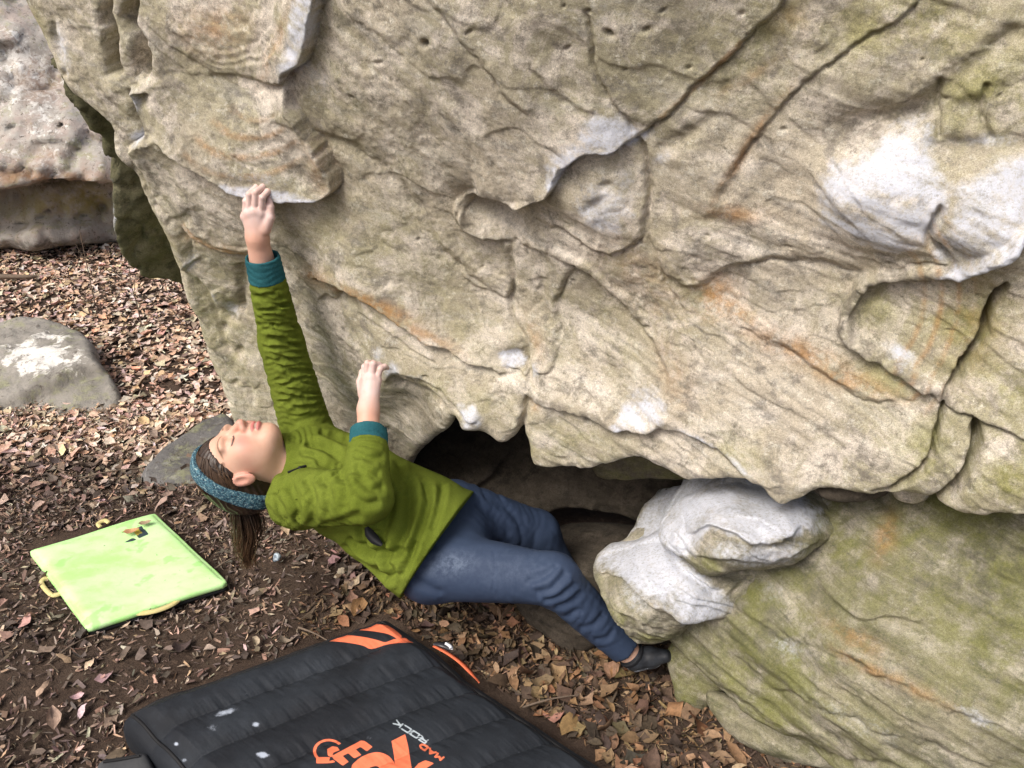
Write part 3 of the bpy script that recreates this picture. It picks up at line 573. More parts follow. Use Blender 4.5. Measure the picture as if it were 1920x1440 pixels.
relief('chalky_nose', RA, [(1231, 1004), (1246, 972), (1275, 940), (1320, 918), (1380, 908), (1440, 918), (1500, 925), (1560, 930), (1592, 958), (1586, 1000), (1545, 1030), (1492, 1060), (1430, 1078), (1372, 1070), (1318, 1085), (1285, 1052), (1243, 1032)], 0.0032, M_ROCK_LOW, low,
    shape_nose(61, [('stepL', [(1290, 1000), (1330, 985), (1380, 1000), (1430, 1016), (1480, 1005), (1505, 985)], .028, 5, 40), ('stepR', [(1250, 1020), (1275, 985), (1300, 975), (1340, 978)], .010, 5, 20), ('crack', [(1510, 960), (1530, 972), (1550, 965)], .014, 5), ('stepL', [(1295, 1040), (1360, 1046), (1430, 1055), (1500, 1036), (1545, 1016)], .022, 5, 26), ('crack', [(1262, 1000), (1285, 1020), (1300, 1045)], .012, 4), ('stepR', [(1480, 935), (1520, 955), (1530, 990)], .012, 6, 30)],
    [[(1200, 1000), (1240, 930), (1320, 880), (1440, 890), (1520, 930), (1545, 960), (1520, 1000), (1470, 1010), (1430, 1020), (1380, 1010), (1335, 992), (1310, 1030), (1290, 1050), (1240, 1045)], (1440, 1040, 80, 26, -8, .62), (1370, 1030, 50, 22, 0, .5), (1530, 985, 30, 20, 0, .5)], [(1550, 1000, 50, 60, 0, 1.0), (1330, 1065, 50, 26, 20, .95), (1570, 960, 30, 30, 0, 1.0)], [(1390, 955, 70, 36, 10, .03)]),
    r_edge=0.03, back=(0.5, 1, -0.15), depth=0.5, margin=0.07, seed=12, jitter=0.009, bulge=0.006)
RB = Relief(P(1250, 1120, 1.95), (-0.45, -1, 0.35), (1, -0.4, 0), ctrl=[(1095, 1100, 2.04), (1160, 1050, 2.10), (1240, 1030, 2.06), (1190, 1210, 2.02), (1300, 1160, 1.95), (1460, 1130, 1.93), (1250, 1120, 1.94), (1150, 1120, 1.96), (1380, 1100, 1.94)], reg=0.001)
relief('lower_nose', RB, [(1089, 1100), (1106, 1066), (1150, 1048), (1200, 1028), (1245, 1018), (1290, 1040), (1330, 1070), (1420, 1060), (1476, 1104), (1462, 1138), (1404, 1164), (1350, 1174), (1292, 1172), (1246, 1206), (1192, 1219), (1152, 1184), (1112, 1142)], 0.0032, M_ROCK_LOW, low,
    shape_nose(75, [('stepL', [(1100, 1088), (1140, 1082), (1185, 1100), (1230, 1128), (1290, 1158), (1345, 1168)], .022, 6, 40), ('stepR', [(1150, 1100), (1170, 1140), (1210, 1168), (1190, 1150)], .010, 5, 24), ('stepR', [(1140, 1065), (1180, 1090), (1240, 1120), (1290, 1150)], .010, 6, 26), ('crack', [(1245, 1030), (1290, 1075), (1350, 1120)], .022, 5), ('crack', [(1360, 1125), (1385, 1105), (1410, 1088)], .014, 4), ('stepL', [(1130, 1150), (1200, 1160), (1260, 1180)], .012, 6, 26), ('stepR', [(1110, 1120), (1150, 1160), (1190, 1195)], .012, 6, 24)],
    [[(1085, 1085), (1105, 1050), (1160, 1030), (1240, 1000), (1290, 1050), (1350, 1110), (1372, 1140), (1345, 1165), (1300, 1160), (1262, 1140), (1215, 1118), (1180, 1088), (1140, 1078)], (1330, 1140, 36, 24, 25, .9), (1190, 1120, 40, 30, 30, .45)], [(1150, 1160, 60, 50, 30, .95), (1220, 1195, 50, 24, 0, .9), (1430, 1120, 50, 40, 0, .4), (1110, 1110, 20, 40, 0, .5)]),
    r_edge=0.028, back=(0.75, 1, -0.05), depth=0.42, margin=0.06, seed=14, jitter=0.008, bulge=0.004)

# ------------------------------------------------------------------ rocks in the dark under the boulder
def shape_plain(sd, a=0.02, green=0.0, f=None, chalk=()):
    def fn(U, V, X, at, st):
        n = a * fbm(X * 5, sd, 3) + 0.35 * a * fbm(X * 18, sd + 1, 3) + 0.12 * a * fbm(X * 60, sd + 2, 2)
        if f: n = apply_features(U, V, f, n)
        at['green'] = np.clip(green + 0.3 * fbm(X * 6, sd + 4, 2), 0, 1) if green else at['green']
        for b in chalk: at['chalk'] = np.maximum(at['chalk'], b[5] * gblob(U, V, *b[:5]))
        return n
    return fn
RC = Relief(P(1050, 940, 2.72), (-0.1, -1, 0.25), (1, 0, 0), ctrl=[(860, 860, 2.95), (1050, 900, 2.75), (1250, 920, 2.6), (900, 1000, 2.75), (1100, 980, 2.66), (1250, 1000, 2.55)], reg=0.01)
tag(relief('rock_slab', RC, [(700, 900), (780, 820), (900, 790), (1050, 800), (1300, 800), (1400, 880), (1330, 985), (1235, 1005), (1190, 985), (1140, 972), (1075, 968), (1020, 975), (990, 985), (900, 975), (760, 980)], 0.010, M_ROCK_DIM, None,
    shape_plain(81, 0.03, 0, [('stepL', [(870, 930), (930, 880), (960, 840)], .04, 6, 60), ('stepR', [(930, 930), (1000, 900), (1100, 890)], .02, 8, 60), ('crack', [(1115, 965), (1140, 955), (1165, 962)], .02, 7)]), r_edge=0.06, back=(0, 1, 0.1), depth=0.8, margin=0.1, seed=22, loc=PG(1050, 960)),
    'shaded brown rock slab at the back of the hollow, roofing a lower gap', 'rock')
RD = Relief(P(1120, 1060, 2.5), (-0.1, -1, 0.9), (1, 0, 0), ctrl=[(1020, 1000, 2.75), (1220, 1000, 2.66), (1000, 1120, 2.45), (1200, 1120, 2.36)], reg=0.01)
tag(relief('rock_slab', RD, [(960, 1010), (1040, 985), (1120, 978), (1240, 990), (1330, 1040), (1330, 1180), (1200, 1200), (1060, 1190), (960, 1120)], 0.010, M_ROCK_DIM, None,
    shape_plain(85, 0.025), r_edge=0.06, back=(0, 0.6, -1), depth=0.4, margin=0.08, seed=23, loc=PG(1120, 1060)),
    'shaded sloping rock behind the knee of the climber, inside the hollow', 'rock')
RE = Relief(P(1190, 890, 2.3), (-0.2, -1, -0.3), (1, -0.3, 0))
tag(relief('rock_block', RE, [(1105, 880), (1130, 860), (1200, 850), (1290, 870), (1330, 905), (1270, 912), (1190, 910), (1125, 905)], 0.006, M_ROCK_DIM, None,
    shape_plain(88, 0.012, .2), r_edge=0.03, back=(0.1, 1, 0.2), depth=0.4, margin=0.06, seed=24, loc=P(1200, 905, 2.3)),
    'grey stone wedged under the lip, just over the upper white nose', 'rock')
# jammed stones in the horizontal crack on the right
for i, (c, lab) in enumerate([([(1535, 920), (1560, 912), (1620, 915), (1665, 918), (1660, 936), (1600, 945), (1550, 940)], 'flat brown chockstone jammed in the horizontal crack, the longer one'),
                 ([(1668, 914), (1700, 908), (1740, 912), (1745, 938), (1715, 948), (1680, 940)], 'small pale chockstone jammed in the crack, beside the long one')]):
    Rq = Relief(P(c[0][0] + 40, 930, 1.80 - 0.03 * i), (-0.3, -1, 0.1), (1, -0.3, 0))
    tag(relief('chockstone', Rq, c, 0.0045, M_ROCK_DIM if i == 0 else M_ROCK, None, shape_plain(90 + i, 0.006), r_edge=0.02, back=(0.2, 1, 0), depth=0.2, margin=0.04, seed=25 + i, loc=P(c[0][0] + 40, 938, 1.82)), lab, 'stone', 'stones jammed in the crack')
# foot stones
RG = Relief(P(1290, 1280, 2.14), (-0.5, -1, 0.35), (1, -0.4, 0))
tag(relief('rock_block', RG, [(1248, 1226), (1285, 1215), (1340, 1250), (1352, 1300), (1332, 1332), (1292, 1350), (1264, 1324), (1250, 1275)], 0.005, M_ROCK_LOW, None, shape_plain(95, 0.014, .9), r_edge=0.035, back=(0.4, 1, -0.3), depth=0.3, margin=0.06, seed=30, loc=PG(1290, 1340)),
    'small mossy green block on the leaves, propping the streaked boulder', 'rock')
RH = Relief(P(1440, 1375, 2.0), (-0.4, -1, 0.9), (1, -0.5, 0))
tag(relief('rock_slab', RH, [(1322, 1300), (1360, 1300), (1440, 1340), (1520, 1385), (1620, 1440), (1560, 1450), (1470, 1428), (1400, 1402), (1352, 1365)], 0.006, M_ROCK_LOW, None, shape_plain(97, 0.014, .4), r_edge=0.03, back=(0.4, 1, -0.9), depth=0.35, margin=0.06, seed=32, loc=PG(1440, 1400)),
    'thin grey slab half under the streaked boulder, at its foot', 'rock')

# ------------------------------------------------------------------ lichen rock and flat slab on the left, rock wall behind
def lichen_material(name, grey, white, amount, pink=0.0):
    t = NT(name)
    a = t.noise(5, 7, 0.65); b = t.noise(22, 6, 0.7, dist=0.6)
    c = t.mix(t.ramp(a, 0.35, 0.65), grey, tuple(x * 0.72 for x in grey))
    c = t.mix(t.ramp(t.noise(11, 5, 0.7), 0.5, 0.66, 0, 0.6), c, (0.30, 0.31, 0.17))
    if pink:
        c = t.mix(t.ramp(t.noise(6, 6, 0.7), 0.46, 0.6, 0, pink), c, (0.40, 0.27, 0.23))
    w = t.math('ADD', t.math('MULTIPLY', b, 0.9), t.math('MULTIPLY', t.attr('chalk'), amount))
    c = t.mix(t.ramp(w, 0.50, 0.66), c, white)
    c = t.mix(t.math('MULTIPLY', t.ramp(t.noise(26, 7, 0.78), 0.56, 0.62), 0.75), c, (0.11, 0.095, 0.08))
    c = t.mix(t.math('MULTIPLY', t.attr('orange'), t.ramp(t.noise(10, 4), .3, .6)), c, (0.30, 0.17, 0.09))
    c = t.mix(t.math('MULTIPLY', t.attr('dark'), t.ramp(t.noise(18, 5, .7), .3, .6)), c, (0.06, 0.055, 0.045))
    c = t.mix(t.math('MULTIPLY', t.attr('green'), t.ramp(t.noise(9, 4), .3, .6)), c, (0.33, 0.29, 0.12))
    bp = t.bump(t.noise(30, 8, 0.7), 0.7, 0.02); bp = t.bump(t.noise(160, 3, 0.8), 0.4, 0.004, bp)
    return t.done(c, 0.93, bp, 0.12)
M_LICHEN = lichen_material('lichen_stone', (0.33, 0.31, 0.275), (0.74, 0.72, 0.67), 0.40)
M_GREY = lichen_material('grey_stone', (0.17, 0.165, 0.16), (0.30, 0.29, 0.28), 0.0)
M_WALL = lichen_material('pale_cliff', (0.47, 0.44, 0.40), (0.70, 0.69, 0.66), 0.22, 0.32)
RI = Relief(PG(90, 720, 0.04), (0.0, -0.25, 1), (1, 0, 0))
def shape_lich(U, V, X, at, st):
    n = 0.015 * fbm(X * 4, 101, 3) + 0.011 * fbm(X * 16, 102, 3) + 0.03 * gblob(U, V, 70, 690, 130, 50, 0, 1.2)
    n = apply_features(U, V, [('stepL', [(-40, 790), (20, 765), (90, 740), (150, 715), (200, 700)], .05, 7, 120), ('stepL', [(-20, 660), (60, 650), (140, 665)], .02, 8, 40)], n)
    at['chalk'] = np.clip(1.25 * gblob(U, V, 100, 675, 105, 52, -8, 1.6), 0, 1) * (.75 + .6 * fbm(X * 8, 109, 3)) - 0.35
    return n
tag(relief('rock', RI, [(-120, 640), (0, 606), (70, 598), (130, 612), (172, 640), (186, 680), (214, 712), (222, 752), (200, 782), (130, 804), (50, 812), (-60, 800), (-180, 760)], 0.011, M_LICHEN, None, shape_lich, r_edge=0.035, back=(0, 0, -1), depth=0.4, margin=0.10, seed=41, loc=PG(90, 720)),
    'grey rock with a big patch of white lichen, among fallen leaves', 'rock')
RJ = Relief(PG(340, 840, 0.03), (0, 0, 1), (1, 0, 0))
tag(relief('flat_rock', RJ, [(258, 888), (290, 850), (340, 815), (380, 785), (425, 772), (450, 810), (430, 870), (380, 898), (300, 902)], 0.010, M_GREY, None, shape_plain(105, 0.012), r_edge=0.04, back=(0, 0, -1), depth=0.2, margin=0.07, seed=43, loc=PG(340, 840)),
    'flat dark grey rock behind the head of the climber', 'rock')
RW = Relief(P(60, 200, 5.6), (0.25, -1, 0.05), (1, 0.25, 0), ctrl=[(0, 0, 5.3), (0, 330, 5.25), (190, 330, 5.4), (0, 372, 5.55), (190, 380, 5.65), (60, 470, 5.35), (-500, 200, 4.9), (190, 0, 5.7), (190, 450, 5.6), (500, 200, 6.2)], reg=0.01)
def shape_wall(U, V, X, at, st):
    n = 0.10 * fbm(X * 1.3, 111, 3) + 0.032 * fbm(X * 5, 112, 4) + 0.014 * fbm(X * 18, 113, 3) - .06 * (1 - np.abs(fbm(X * 3.3, 116, 2))).clip(0) ** 7 - .025 * sstep(.55, .8, vn(X * 12, 117))
    n = apply_features(U, V, [('stepL', [(-500, 400), (-100, 360), (0, 352), (60, 345), (110, 330), (190, 335), (320, 320)], .40, 8, 90), ('stepL', [(-60, 85), (10, 78), (40, 84)], .06, 5, 30), ('stepL', [(60, 262), (110, 262), (160, 270)], .05, 5, 30), ('stepL', [(0, 300), (60, 312), (150, 310)], .05, 6, 30), ('stepR', [(-200, 455), (0, 440), (80, 425), (190, 420)], .10, 10, 40)], n, 4)
    for cx, cy, r in [(142, 418, 14), (30, 430, 10), (55, 305, 5), (118, 232, 5), (80, 405, 5), (185, 398, 9), (20, 240, 5), (66, 418, 6)]: n -= 0.10 * gblob(U + 6 * fbm(X * 8, 119, 2), V + 5 * fbm(X * 8 + 5, 120, 2), cx, cy, r * 1.3, r * .8)
    at['chalk'] = 0.7 * fbm(X * 2.5, 118, 3); at['orange'] = np.clip(0.9 * gblob(U, V, 80, 322, 140, 14) + .5 * gblob(U, V, 60, 150, 40, 40) + .4 * gblob(U, V, 90, 285, 80, 18), 0, 1)
    at['dark'] = np.clip(.9 * gblob(U, V, 110, 350, 120, 10) + .7 * gblob(U, V, 40, 470, 160, 16) + .7 * gblob(U, V, 10, 80, 30, 6), 0, 1); at['green'] = np.clip(.9 * gblob(U, V, 150, 375, 80, 22) + .7 * gblob(U, V, 90, 400, 110, 26), 0, 1)
    return n
tag(relief('cliff_wall', RW, [(-1500, 560), (-500, 520), (-100, 494), (20, 486), (110, 480), (200, 476), (400, 470), (900, 440), (1100, 200), (900, -500), (300, -700), (-600, -700), (-1500, -300)], 0.023, M_WALL, None, shape_wall, r_edge=0.3, back=(0, 1, 0), depth=2.5, margin=0.3, dense=(-1.2, 1.3, -1.6, 1.3), seed=47, loc=PG(60, 486)),
    'pale lichened rock wall far behind the leaf-covered ground', 'rock wall')
# ------------------------------------------------------------------ ground
def ground_h(x, y):
    p = np.stack([x, y, np.zeros_like(x)], -1)
    near = np.exp(-((x / 14) ** 2 + ((y - 2) / 14) ** 2))
    return (0.018 * fbm(p * 1.1, 131, 3) + 0.010 * fbm(p * 6, 132, 3)) * near - 0.012
def soil_material():
    t = NT('forest_soil')
    a = t.noise(3, 6, 0.65); b = t.noise(40, 6, 0.75); d = t.noise(220, 3, 0.8)
    c = t.mix(t.ramp(a, 0.4, 0.6), (0.062, 0.043, 0.033), (0.09, 0.064, 0.048))
    c = t.mix(t.ramp(b, 0.52, 0.7, 0, 0.7), c, (0.155, 0.108, 0.078))
    c = t.mix(t.ramp(d, 0.62, 0.74, 0, 0.6), c, (0.26, 0.19, 0.14))
    n = t.bump(b, 0.8, 0.02); n = t.bump(d, 0.6, 0.006, n)
    return t.done(c, 0.95, n, 0.1)
gx = np.concatenate([-np.geomspace(150, 4.2, 26), np.arange(-4.1, 3.0, 0.038), np.geomspace(3.05, 150, 26)])
gy = np.concatenate([-np.geomspace(150, 0.6, 24), np.arange(-0.5, 7.2, 0.038), np.geomspace(7.3, 250, 26)])
GX, GY = np.meshgrid(gx, gy, indexing='ij'); gi = np.arange(GX.size).reshape(GX.shape)
gv = np.stack([GX.ravel(), GY.ravel(), ground_h(GX.ravel(), GY.ravel())], 1)
gq = np.stack([gi[:-1, :-1], gi[1:, :-1], gi[1:, 1:], gi[:-1, 1:]], -1).reshape(-1, 4)
ground = tag(mesh('ground', gv, gq, soil_material()), 'dark forest soil strewn with dry brown leaves', kind='structure')

# ------------------------------------------------------------------ leaves
def leaf_shape(kind):
    """returns a small (n,2) outline grid: rows along the midrib, 3 verts across; unit length"""
    rows = 5; s = np.linspace(0, 1, rows)
    if kind == 0: w = 0.24 * np.sin(pi * s ** 0.8) ** 0.8                      # beech-like
    elif kind == 1: w = (0.30 * np.sin(pi * s ** 0.75)) * (1 + 0.35 * np.cos(s * 14))   # lobed oak
    elif kind == 2: w = 0.34 * np.sin(pi * np.clip(s * 1.02, 0, 1) ** 0.6) ** 0.6       # broad
    else: w = 0.16 * np.sin(pi * s) ** 0.6 * (1 + 0.5 * np.sin(s * 9 + 1))              # torn strip
    w[0] = max(w[0], 0.012); w[-1] = max(w[-1], 0.012)
    return s, w
def leaf_verts(kind, size, curl, fold, twist, rng):
    s, w = leaf_shape(kind); rows = len(s); V = []
    jl = 1 + 0.14 * rng.uniform(-1, 1, rows); jr = 1 + 0.14 * rng.uniform(-1, 1, rows)
    for i in range(rows):
        x = s[i] - 0.5; z = curl * (4 * x * x)
        tw = twist * x
        for k, side in enumerate((-1, 0, 1)):
            y = side * w[i] * (jl[i] if side < 0 else jr[i]); zz = z + fold * abs(y) + (0.05 * rng.uniform(-1, 1) if side else 0)
            V.append((x, y * cos(tw) - zz * sin(tw), y * sin(tw) + zz * cos(tw)))
    return np.array(V) * size
LQ = np.array([(i * 3 + k, i * 3 + k + 1, i * 3 + 4 + k, i * 3 + 3 + k) for i in range(4) for k in (0, 1)])
PROTO = []
for q in range(48):
    k = RNG.choice([0, 0, 1, 1, 2, 2, 3])
    PROTO.append(leaf_verts(k, 1.0, RNG.uniform(-.15, .38), RNG.uniform(-.3, .9), RNG.uniform(-1.6, 1.6), RNG))
PROTO = np.array(PROTO)
def chip():
    s = np.array([-.5, RNG.uniform(-.15, .15), .5]); w = RNG.uniform(.06, .22) * np.array([RNG.uniform(.2, .9), 1, RNG.uniform(.1, .8)])
    return np.array([(s[i], sd * w[i] * RNG.uniform(.7, 1.2), RNG.uniform(-.06, .06) + .12 * abs(sd) * RNG.uniform(-.3, 1)) for i in range(3) for sd in (-1, 0, 1)])
CHIPS = np.array([chip() for _ in range(40)])
CQ = np.array([(i * 3 + k, i * 3 + k + 1, i * 3 + 4 + k, i * 3 + 3 + k) for i in range(2) for k in (0, 1)])
PAL_PALE = np.array([(0.56, 0.41, 0.31), (0.51, 0.365, 0.265), (0.62, 0.50, 0.41), (0.44, 0.30, 0.215), (0.47, 0.31, 0.21), (0.33, 0.225, 0.16), (0.57, 0.48, 0.41), (0.19, 0.135, 0.10), (.40, .31, .25)])
PAL_DARK = np.array([(0.17, 0.108, 0.062), (0.12, 0.080, 0.052), (0.25, 0.165, 0.095), (0.085, 0.060, 0.042), (0.33, 0.22, 0.13), (0.07, 0.050, 0.038), (0.24, 0.13, 0.07), (0.10, 0.07, 0.05)])  # brown leaves, darkened for the shade beneath climber and boulder
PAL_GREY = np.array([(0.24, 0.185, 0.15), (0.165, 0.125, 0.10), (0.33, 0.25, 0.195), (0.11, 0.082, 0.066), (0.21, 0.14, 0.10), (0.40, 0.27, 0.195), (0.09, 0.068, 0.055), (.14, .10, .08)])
def leaf_material():
    t = NT('dry_leaf')
    c = t.attr('leafcol', 'Color'); nz = t.noise(90, 4, 0.7)
    k = t.n('ShaderNodeVectorMath'); k.operation = 'SCALE'; t.set(k.inputs[0], c); t.set(k.inputs['Scale'], t.ramp(nz, 0.3, 0.7, 0.72, 1.2))
    return t.done(k.outputs[0], 0.75, t.bump(t.noise(150, 4, 0.7), 0.4, 0.004), 0.3)
M_LEAF = leaf_material()
PAD_POLY = [(240, 1330), (720, 1152), (885, 1262), (1170, 1450), (1170, 1900), (240, 1900)]
LIME_POLY = [(48, 1024), (287, 958), (430, 1086), (164, 1182)]
def rot3(rx, ry, rz):
    cx, sx, cy, sy, cz, sz = np.cos(rx), np.sin(rx), np.cos(ry), np.sin(ry), np.cos(rz), np.sin(rz)
    R = np.empty((len(rx), 3, 3))
    R[:, 0, 0] = cz * cy; R[:, 0, 1] = cz * sy * sx - sz * cx; R[:, 0, 2] = cz * sy * cx + sz * sx
    R[:, 1, 0] = sz * cy; R[:, 1, 1] = sz * sy * sx + cz * cx; R[:, 1, 2] = sz * sy * cx - cz * sx
    R[:, 2, 0] = -sy; R[:, 2, 1] = cy * sx; R[:, 2, 2] = cy * cx
    return R
def scatter(n, xr, yr, size, tilt, dens, pal, lift=0.004, proto=None):
    x = RNG.uniform(*xr, n); y = RNG.uniform(*yr, n); h = ground_h(x, y)
    U, V = proj(np.stack([x, y, h], 1))
    keep = (U > -560) & (U < 2150) & (V > 380) & (V < 1640) & (RNG.uniform(0, 1, n) < dens(U, V, x, y))
    keep &= ~((y > 2.02) & (x > -.25))
    for pl in (PAD_POLY, LIME_POLY): keep &= ~in_poly(U, V, np.array(pl, float))
    x, y, h, U, V = x[keep], y[keep], h[keep], U[keep], V[keep]; m = len(x)
    sz = size[0] + (size[1] - size[0]) * RNG.beta(1.6, 2.6, m)
    R = rot3(RNG.normal(0, tilt, m), RNG.normal(0, tilt, m), RNG.uniform(0, 2 * pi, m))
    proto = PROTO if proto is None else proto; pv = proto[RNG.integers(0, len(proto), m)] * sz[:, None, None]
    W = np.einsum('nij,nkj->nki', R, pv)
    zmin = W[:, :, 2].min(1)
    W = W + np.stack([x, y, h + lift - 0.55 * zmin + RNG.uniform(0, 0.008, m)], 1)[:, None, :]
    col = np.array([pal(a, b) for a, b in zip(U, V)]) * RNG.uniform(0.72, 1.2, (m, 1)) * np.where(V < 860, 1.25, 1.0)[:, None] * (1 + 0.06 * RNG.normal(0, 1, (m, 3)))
    return W, np.clip(col, 0.01, 0.8), sz, U, V
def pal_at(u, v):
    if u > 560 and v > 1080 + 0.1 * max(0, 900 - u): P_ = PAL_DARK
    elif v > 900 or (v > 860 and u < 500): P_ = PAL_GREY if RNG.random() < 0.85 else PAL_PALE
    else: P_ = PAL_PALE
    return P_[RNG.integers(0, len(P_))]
def bare(U, V):
    """trodden dark soil round the mats"""
    b = np.maximum.reduce([gblob(U, V, 330, 1230, 260, 80, -18, 1.5), gblob(U, V, 80, 1310, 220, 120, -10, 1.4), gblob(U, V, 560, 1090, 140, 50, 0, 1.3), .8 * gblob(U, V, 40, 1120, 120, 60, 0), .6 * gblob(U, V, 200, 1180, 140, 40, 0)])
    return b
d_full = lambda U, V, x, y: np.clip(1.0 - 0.95 * bare(U, V), 0, 1) * np.where((V > 920) & (U < 620), 0.30, 1.0)
d_frag = lambda U, V, x, y: np.clip(1.0 - 0.70 * bare(U, V), 0, 1)
blocks = []
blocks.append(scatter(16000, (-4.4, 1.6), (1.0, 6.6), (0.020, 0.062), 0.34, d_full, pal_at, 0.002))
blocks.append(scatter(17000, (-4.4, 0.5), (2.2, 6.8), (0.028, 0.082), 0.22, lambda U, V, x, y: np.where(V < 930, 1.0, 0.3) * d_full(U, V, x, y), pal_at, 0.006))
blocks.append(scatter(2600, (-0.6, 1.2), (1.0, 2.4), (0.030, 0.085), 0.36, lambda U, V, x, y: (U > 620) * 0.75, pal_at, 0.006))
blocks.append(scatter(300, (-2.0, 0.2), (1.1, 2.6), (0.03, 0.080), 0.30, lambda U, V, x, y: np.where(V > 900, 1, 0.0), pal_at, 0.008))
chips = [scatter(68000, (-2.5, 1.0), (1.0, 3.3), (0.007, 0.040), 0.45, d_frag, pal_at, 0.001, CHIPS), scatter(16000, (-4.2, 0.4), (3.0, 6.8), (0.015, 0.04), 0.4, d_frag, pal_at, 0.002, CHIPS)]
AW = np.concatenate([b[0] for b in blocks]); AC = np.concatenate([b[1] for b in blocks]); AS = np.concatenate([b[2] for b in blocks])
AU = np.concatenate([b[3] for b in blocks]); AV = np.concatenate([b[4] for b in blocks])
zc = AW[:, :, 1].mean(1) * CP - (AW[:, :, 2].mean(1) - CAM_H) * SP
vis = (AU > 5) & (AU < 1915) & (AV > 470) & (AV < 1435) & ~((AU > 1240) & (AV < 1290)) & ~((AU > 430) & (AU < 1240) & (AV < 1000))
big = np.argsort(-(AS / zc) * vis)[:300]
mask = np.ones(len(AW), bool); mask[big] = False
SV = AW[mask].reshape(-1, 3); nl = int(mask.sum())
SQ = (LQ[None] + (np.arange(nl) * 15)[:, None, None]).reshape(-1, 4)
KW = np.concatenate([b[0] for b in chips]); KC = np.concatenate([b[1] for b in chips])
KQ = (CQ[None] + (np.arange(len(KW)) * 9)[:, None, None]).reshape(-1, 4) + len(SV)
tag(mesh('leaf_litter', np.vstack([SV, KW.reshape(-1, 3)]), np.vstack([SQ, KQ]), M_LEAF, None, {'leafcol': np.vstack([np.repeat(AC[mask], 15, 0), np.repeat(KC, 9, 0)])}), 'dry brown leaf litter covering the ground', 'leaf litter', kind='stuff')
for i in big:
    W = AW[i]; c = W.mean(0)
    o = mesh('fallen_leaf', W, LQ, M_LEAF, ground, {'leafcol': np.repeat(AC[i][None], 15, 0)})
    me = o.data; co = np.empty(45, np.float32); me.vertices.foreach_get('co', co); me.vertices.foreach_set('co', (co.reshape(-1, 3) - c).astype(np.float32).ravel()); o.location = tuple(c)

# twigs and thin saplings
def bark():
    t = NT('twig_bark'); return t.done(t.mix(t.noise(60, 4), (0.10, 0.075, 0.055), (0.22, 0.17, 0.13)), 0.9, t.bump(t.noise(200, 3), .5, .003), .1)
M_BARK = bark()
def twig(name, pts, r0, r1, label, branches=()):
    rt = root(name, pts[0], label, 'twig' if name == 'twig' else 'sapling', None)
    p = catmull(np.array(pts), 5); V, Q = tube(p, np.linspace(r0, r1, len(p)), 6); mesh('stem', V, Q, M_BARK, rt)
    for b in branches:
        p = catmull(np.array(b), 4); V, Q = tube(p, np.linspace(r1 * 1.3, r1 * .5, len(p)), 5); mesh('branch', V, Q, M_BARK, rt)
def gp(U, V, h): return PG(U, V) + np.array([0, 0, h])
twig('sapling', [gp(266, 612, 0), gp(266, 612, .12), gp(264, 612, .25), gp(268, 612, .36)], .004, .0015, 'thin bare sapling standing in the leaves near the overhanging boulder', [[gp(266, 612, .2), gp(272, 612, .27), gp(276, 612, .31)]])
twig('sapling', [gp(178, 570, 0), gp(180, 570, .15), gp(182, 570, .3), gp(184, 570, .46)], .004, .0015, 'thin bare sapling further back, before the pale rock wall', [[gp(181, 570, .25), gp(174, 570, .33), gp(170, 570, .38)]])
twig('twig', [gp(-40, 530, .03), gp(10, 527, .03), gp(50, 526, .025), gp(72, 523, .02)], .022, .010, 'dark fallen stick lying at the foot of the pale wall')
twig('twig', [gp(395, 1075, .006), gp(420, 1060, .010), gp(440, 1050, .012)], .004, .002, 'short dark stick beside the corner of the lime mat')
for i, (u, v, a, L, lab) in enumerate([(150, 900, 20, .22, 'thin pale twig on the leaves beneath the lichened rock'), (560, 1180, -30, .14, 'little twig lying before the black crash pad'), (980, 1330, 15, .16, 'thin twig on the dark leaves beside the crash pad edge'), (90, 1250, 60, .12, 'fine twig on the trodden soil')]):
    p0 = PG(u, v) + np.array([0, 0, .008]); d = np.array([cos(radians(a)), sin(radians(a)), 0.0])
    twig('twig', [p0, p0 + d * L * .5 + np.array([0, 0, .008]), p0 + d * L], .0035, .0015, lab)

# ------------------------------------------------------------------ lime foam mat
def lime_material():
    t = NT('lime_foam')
    a = t.noise(7, 5, 0.6); b = t.noise(9, 5, 0.6, co=t.mapping((1, 2, 1), (0, 0, .5)))
    c = t.mix(t.ramp(a, 0.35, 0.66), (0.42, 0.84, 0.24), (0.52, 0.86, 0.36))
    c = t.mix(t.ramp(b, 0.40, 0.62, 0, 0.30), c, (0.72, 0.88, 0.58))  # pale smears stand in for white glare on the foam
    c = t.mix(t.ramp(t.noise(13, 3, .5), 0.62, 0.70, 0, .6), c, (0.30, 0.72, 0.16))
    c = t.mix(t.ramp(t.noise(60, 2, .5), 0.72, 0.78, 0, .8), c, (0.08, 0.08, 0.05))
    ink = t.attr('ink', 'Color'); c = t.mix(t.ramp(t.attr('inkd'), 0.0, 0.6, 1, 0), c, ink)
    return t.done(c, 0.6, t.bump(t.noise(30, 4), .2, .006), .35)
L4 = [PG(u, v, .042) for u, v in [(60, 1026), (286, 961), (417, 1085), (166, 1166)]]
lime = root('foam_mat', np.mean(L4, 0) * np.array([1, 1, 0]), 'thin lime green foam mat with yellow handles, lying on the leaves', 'mat')
def quad_pad(corners, thick, n, rad, hfun, nrow=4):
    """rounded slab over four corner points; returns V,Q,(a,b)"""
    c = np.array(corners); s = np.linspace(0, 1, n)
    # squash to rounded corners
    A, B = np.meshgrid(s, s, indexing='ij'); A = A.ravel(); B = B.ravel()
    X = (1 - A)[:, None] * (1 - B)[:, None] * c[0] + A[:, None] * (1 - B)[:, None] * c[1] + A[:, None] * B[:, None] * c[2] + (1 - A)[:, None] * B[:, None] * c[3]
    return X, A, B
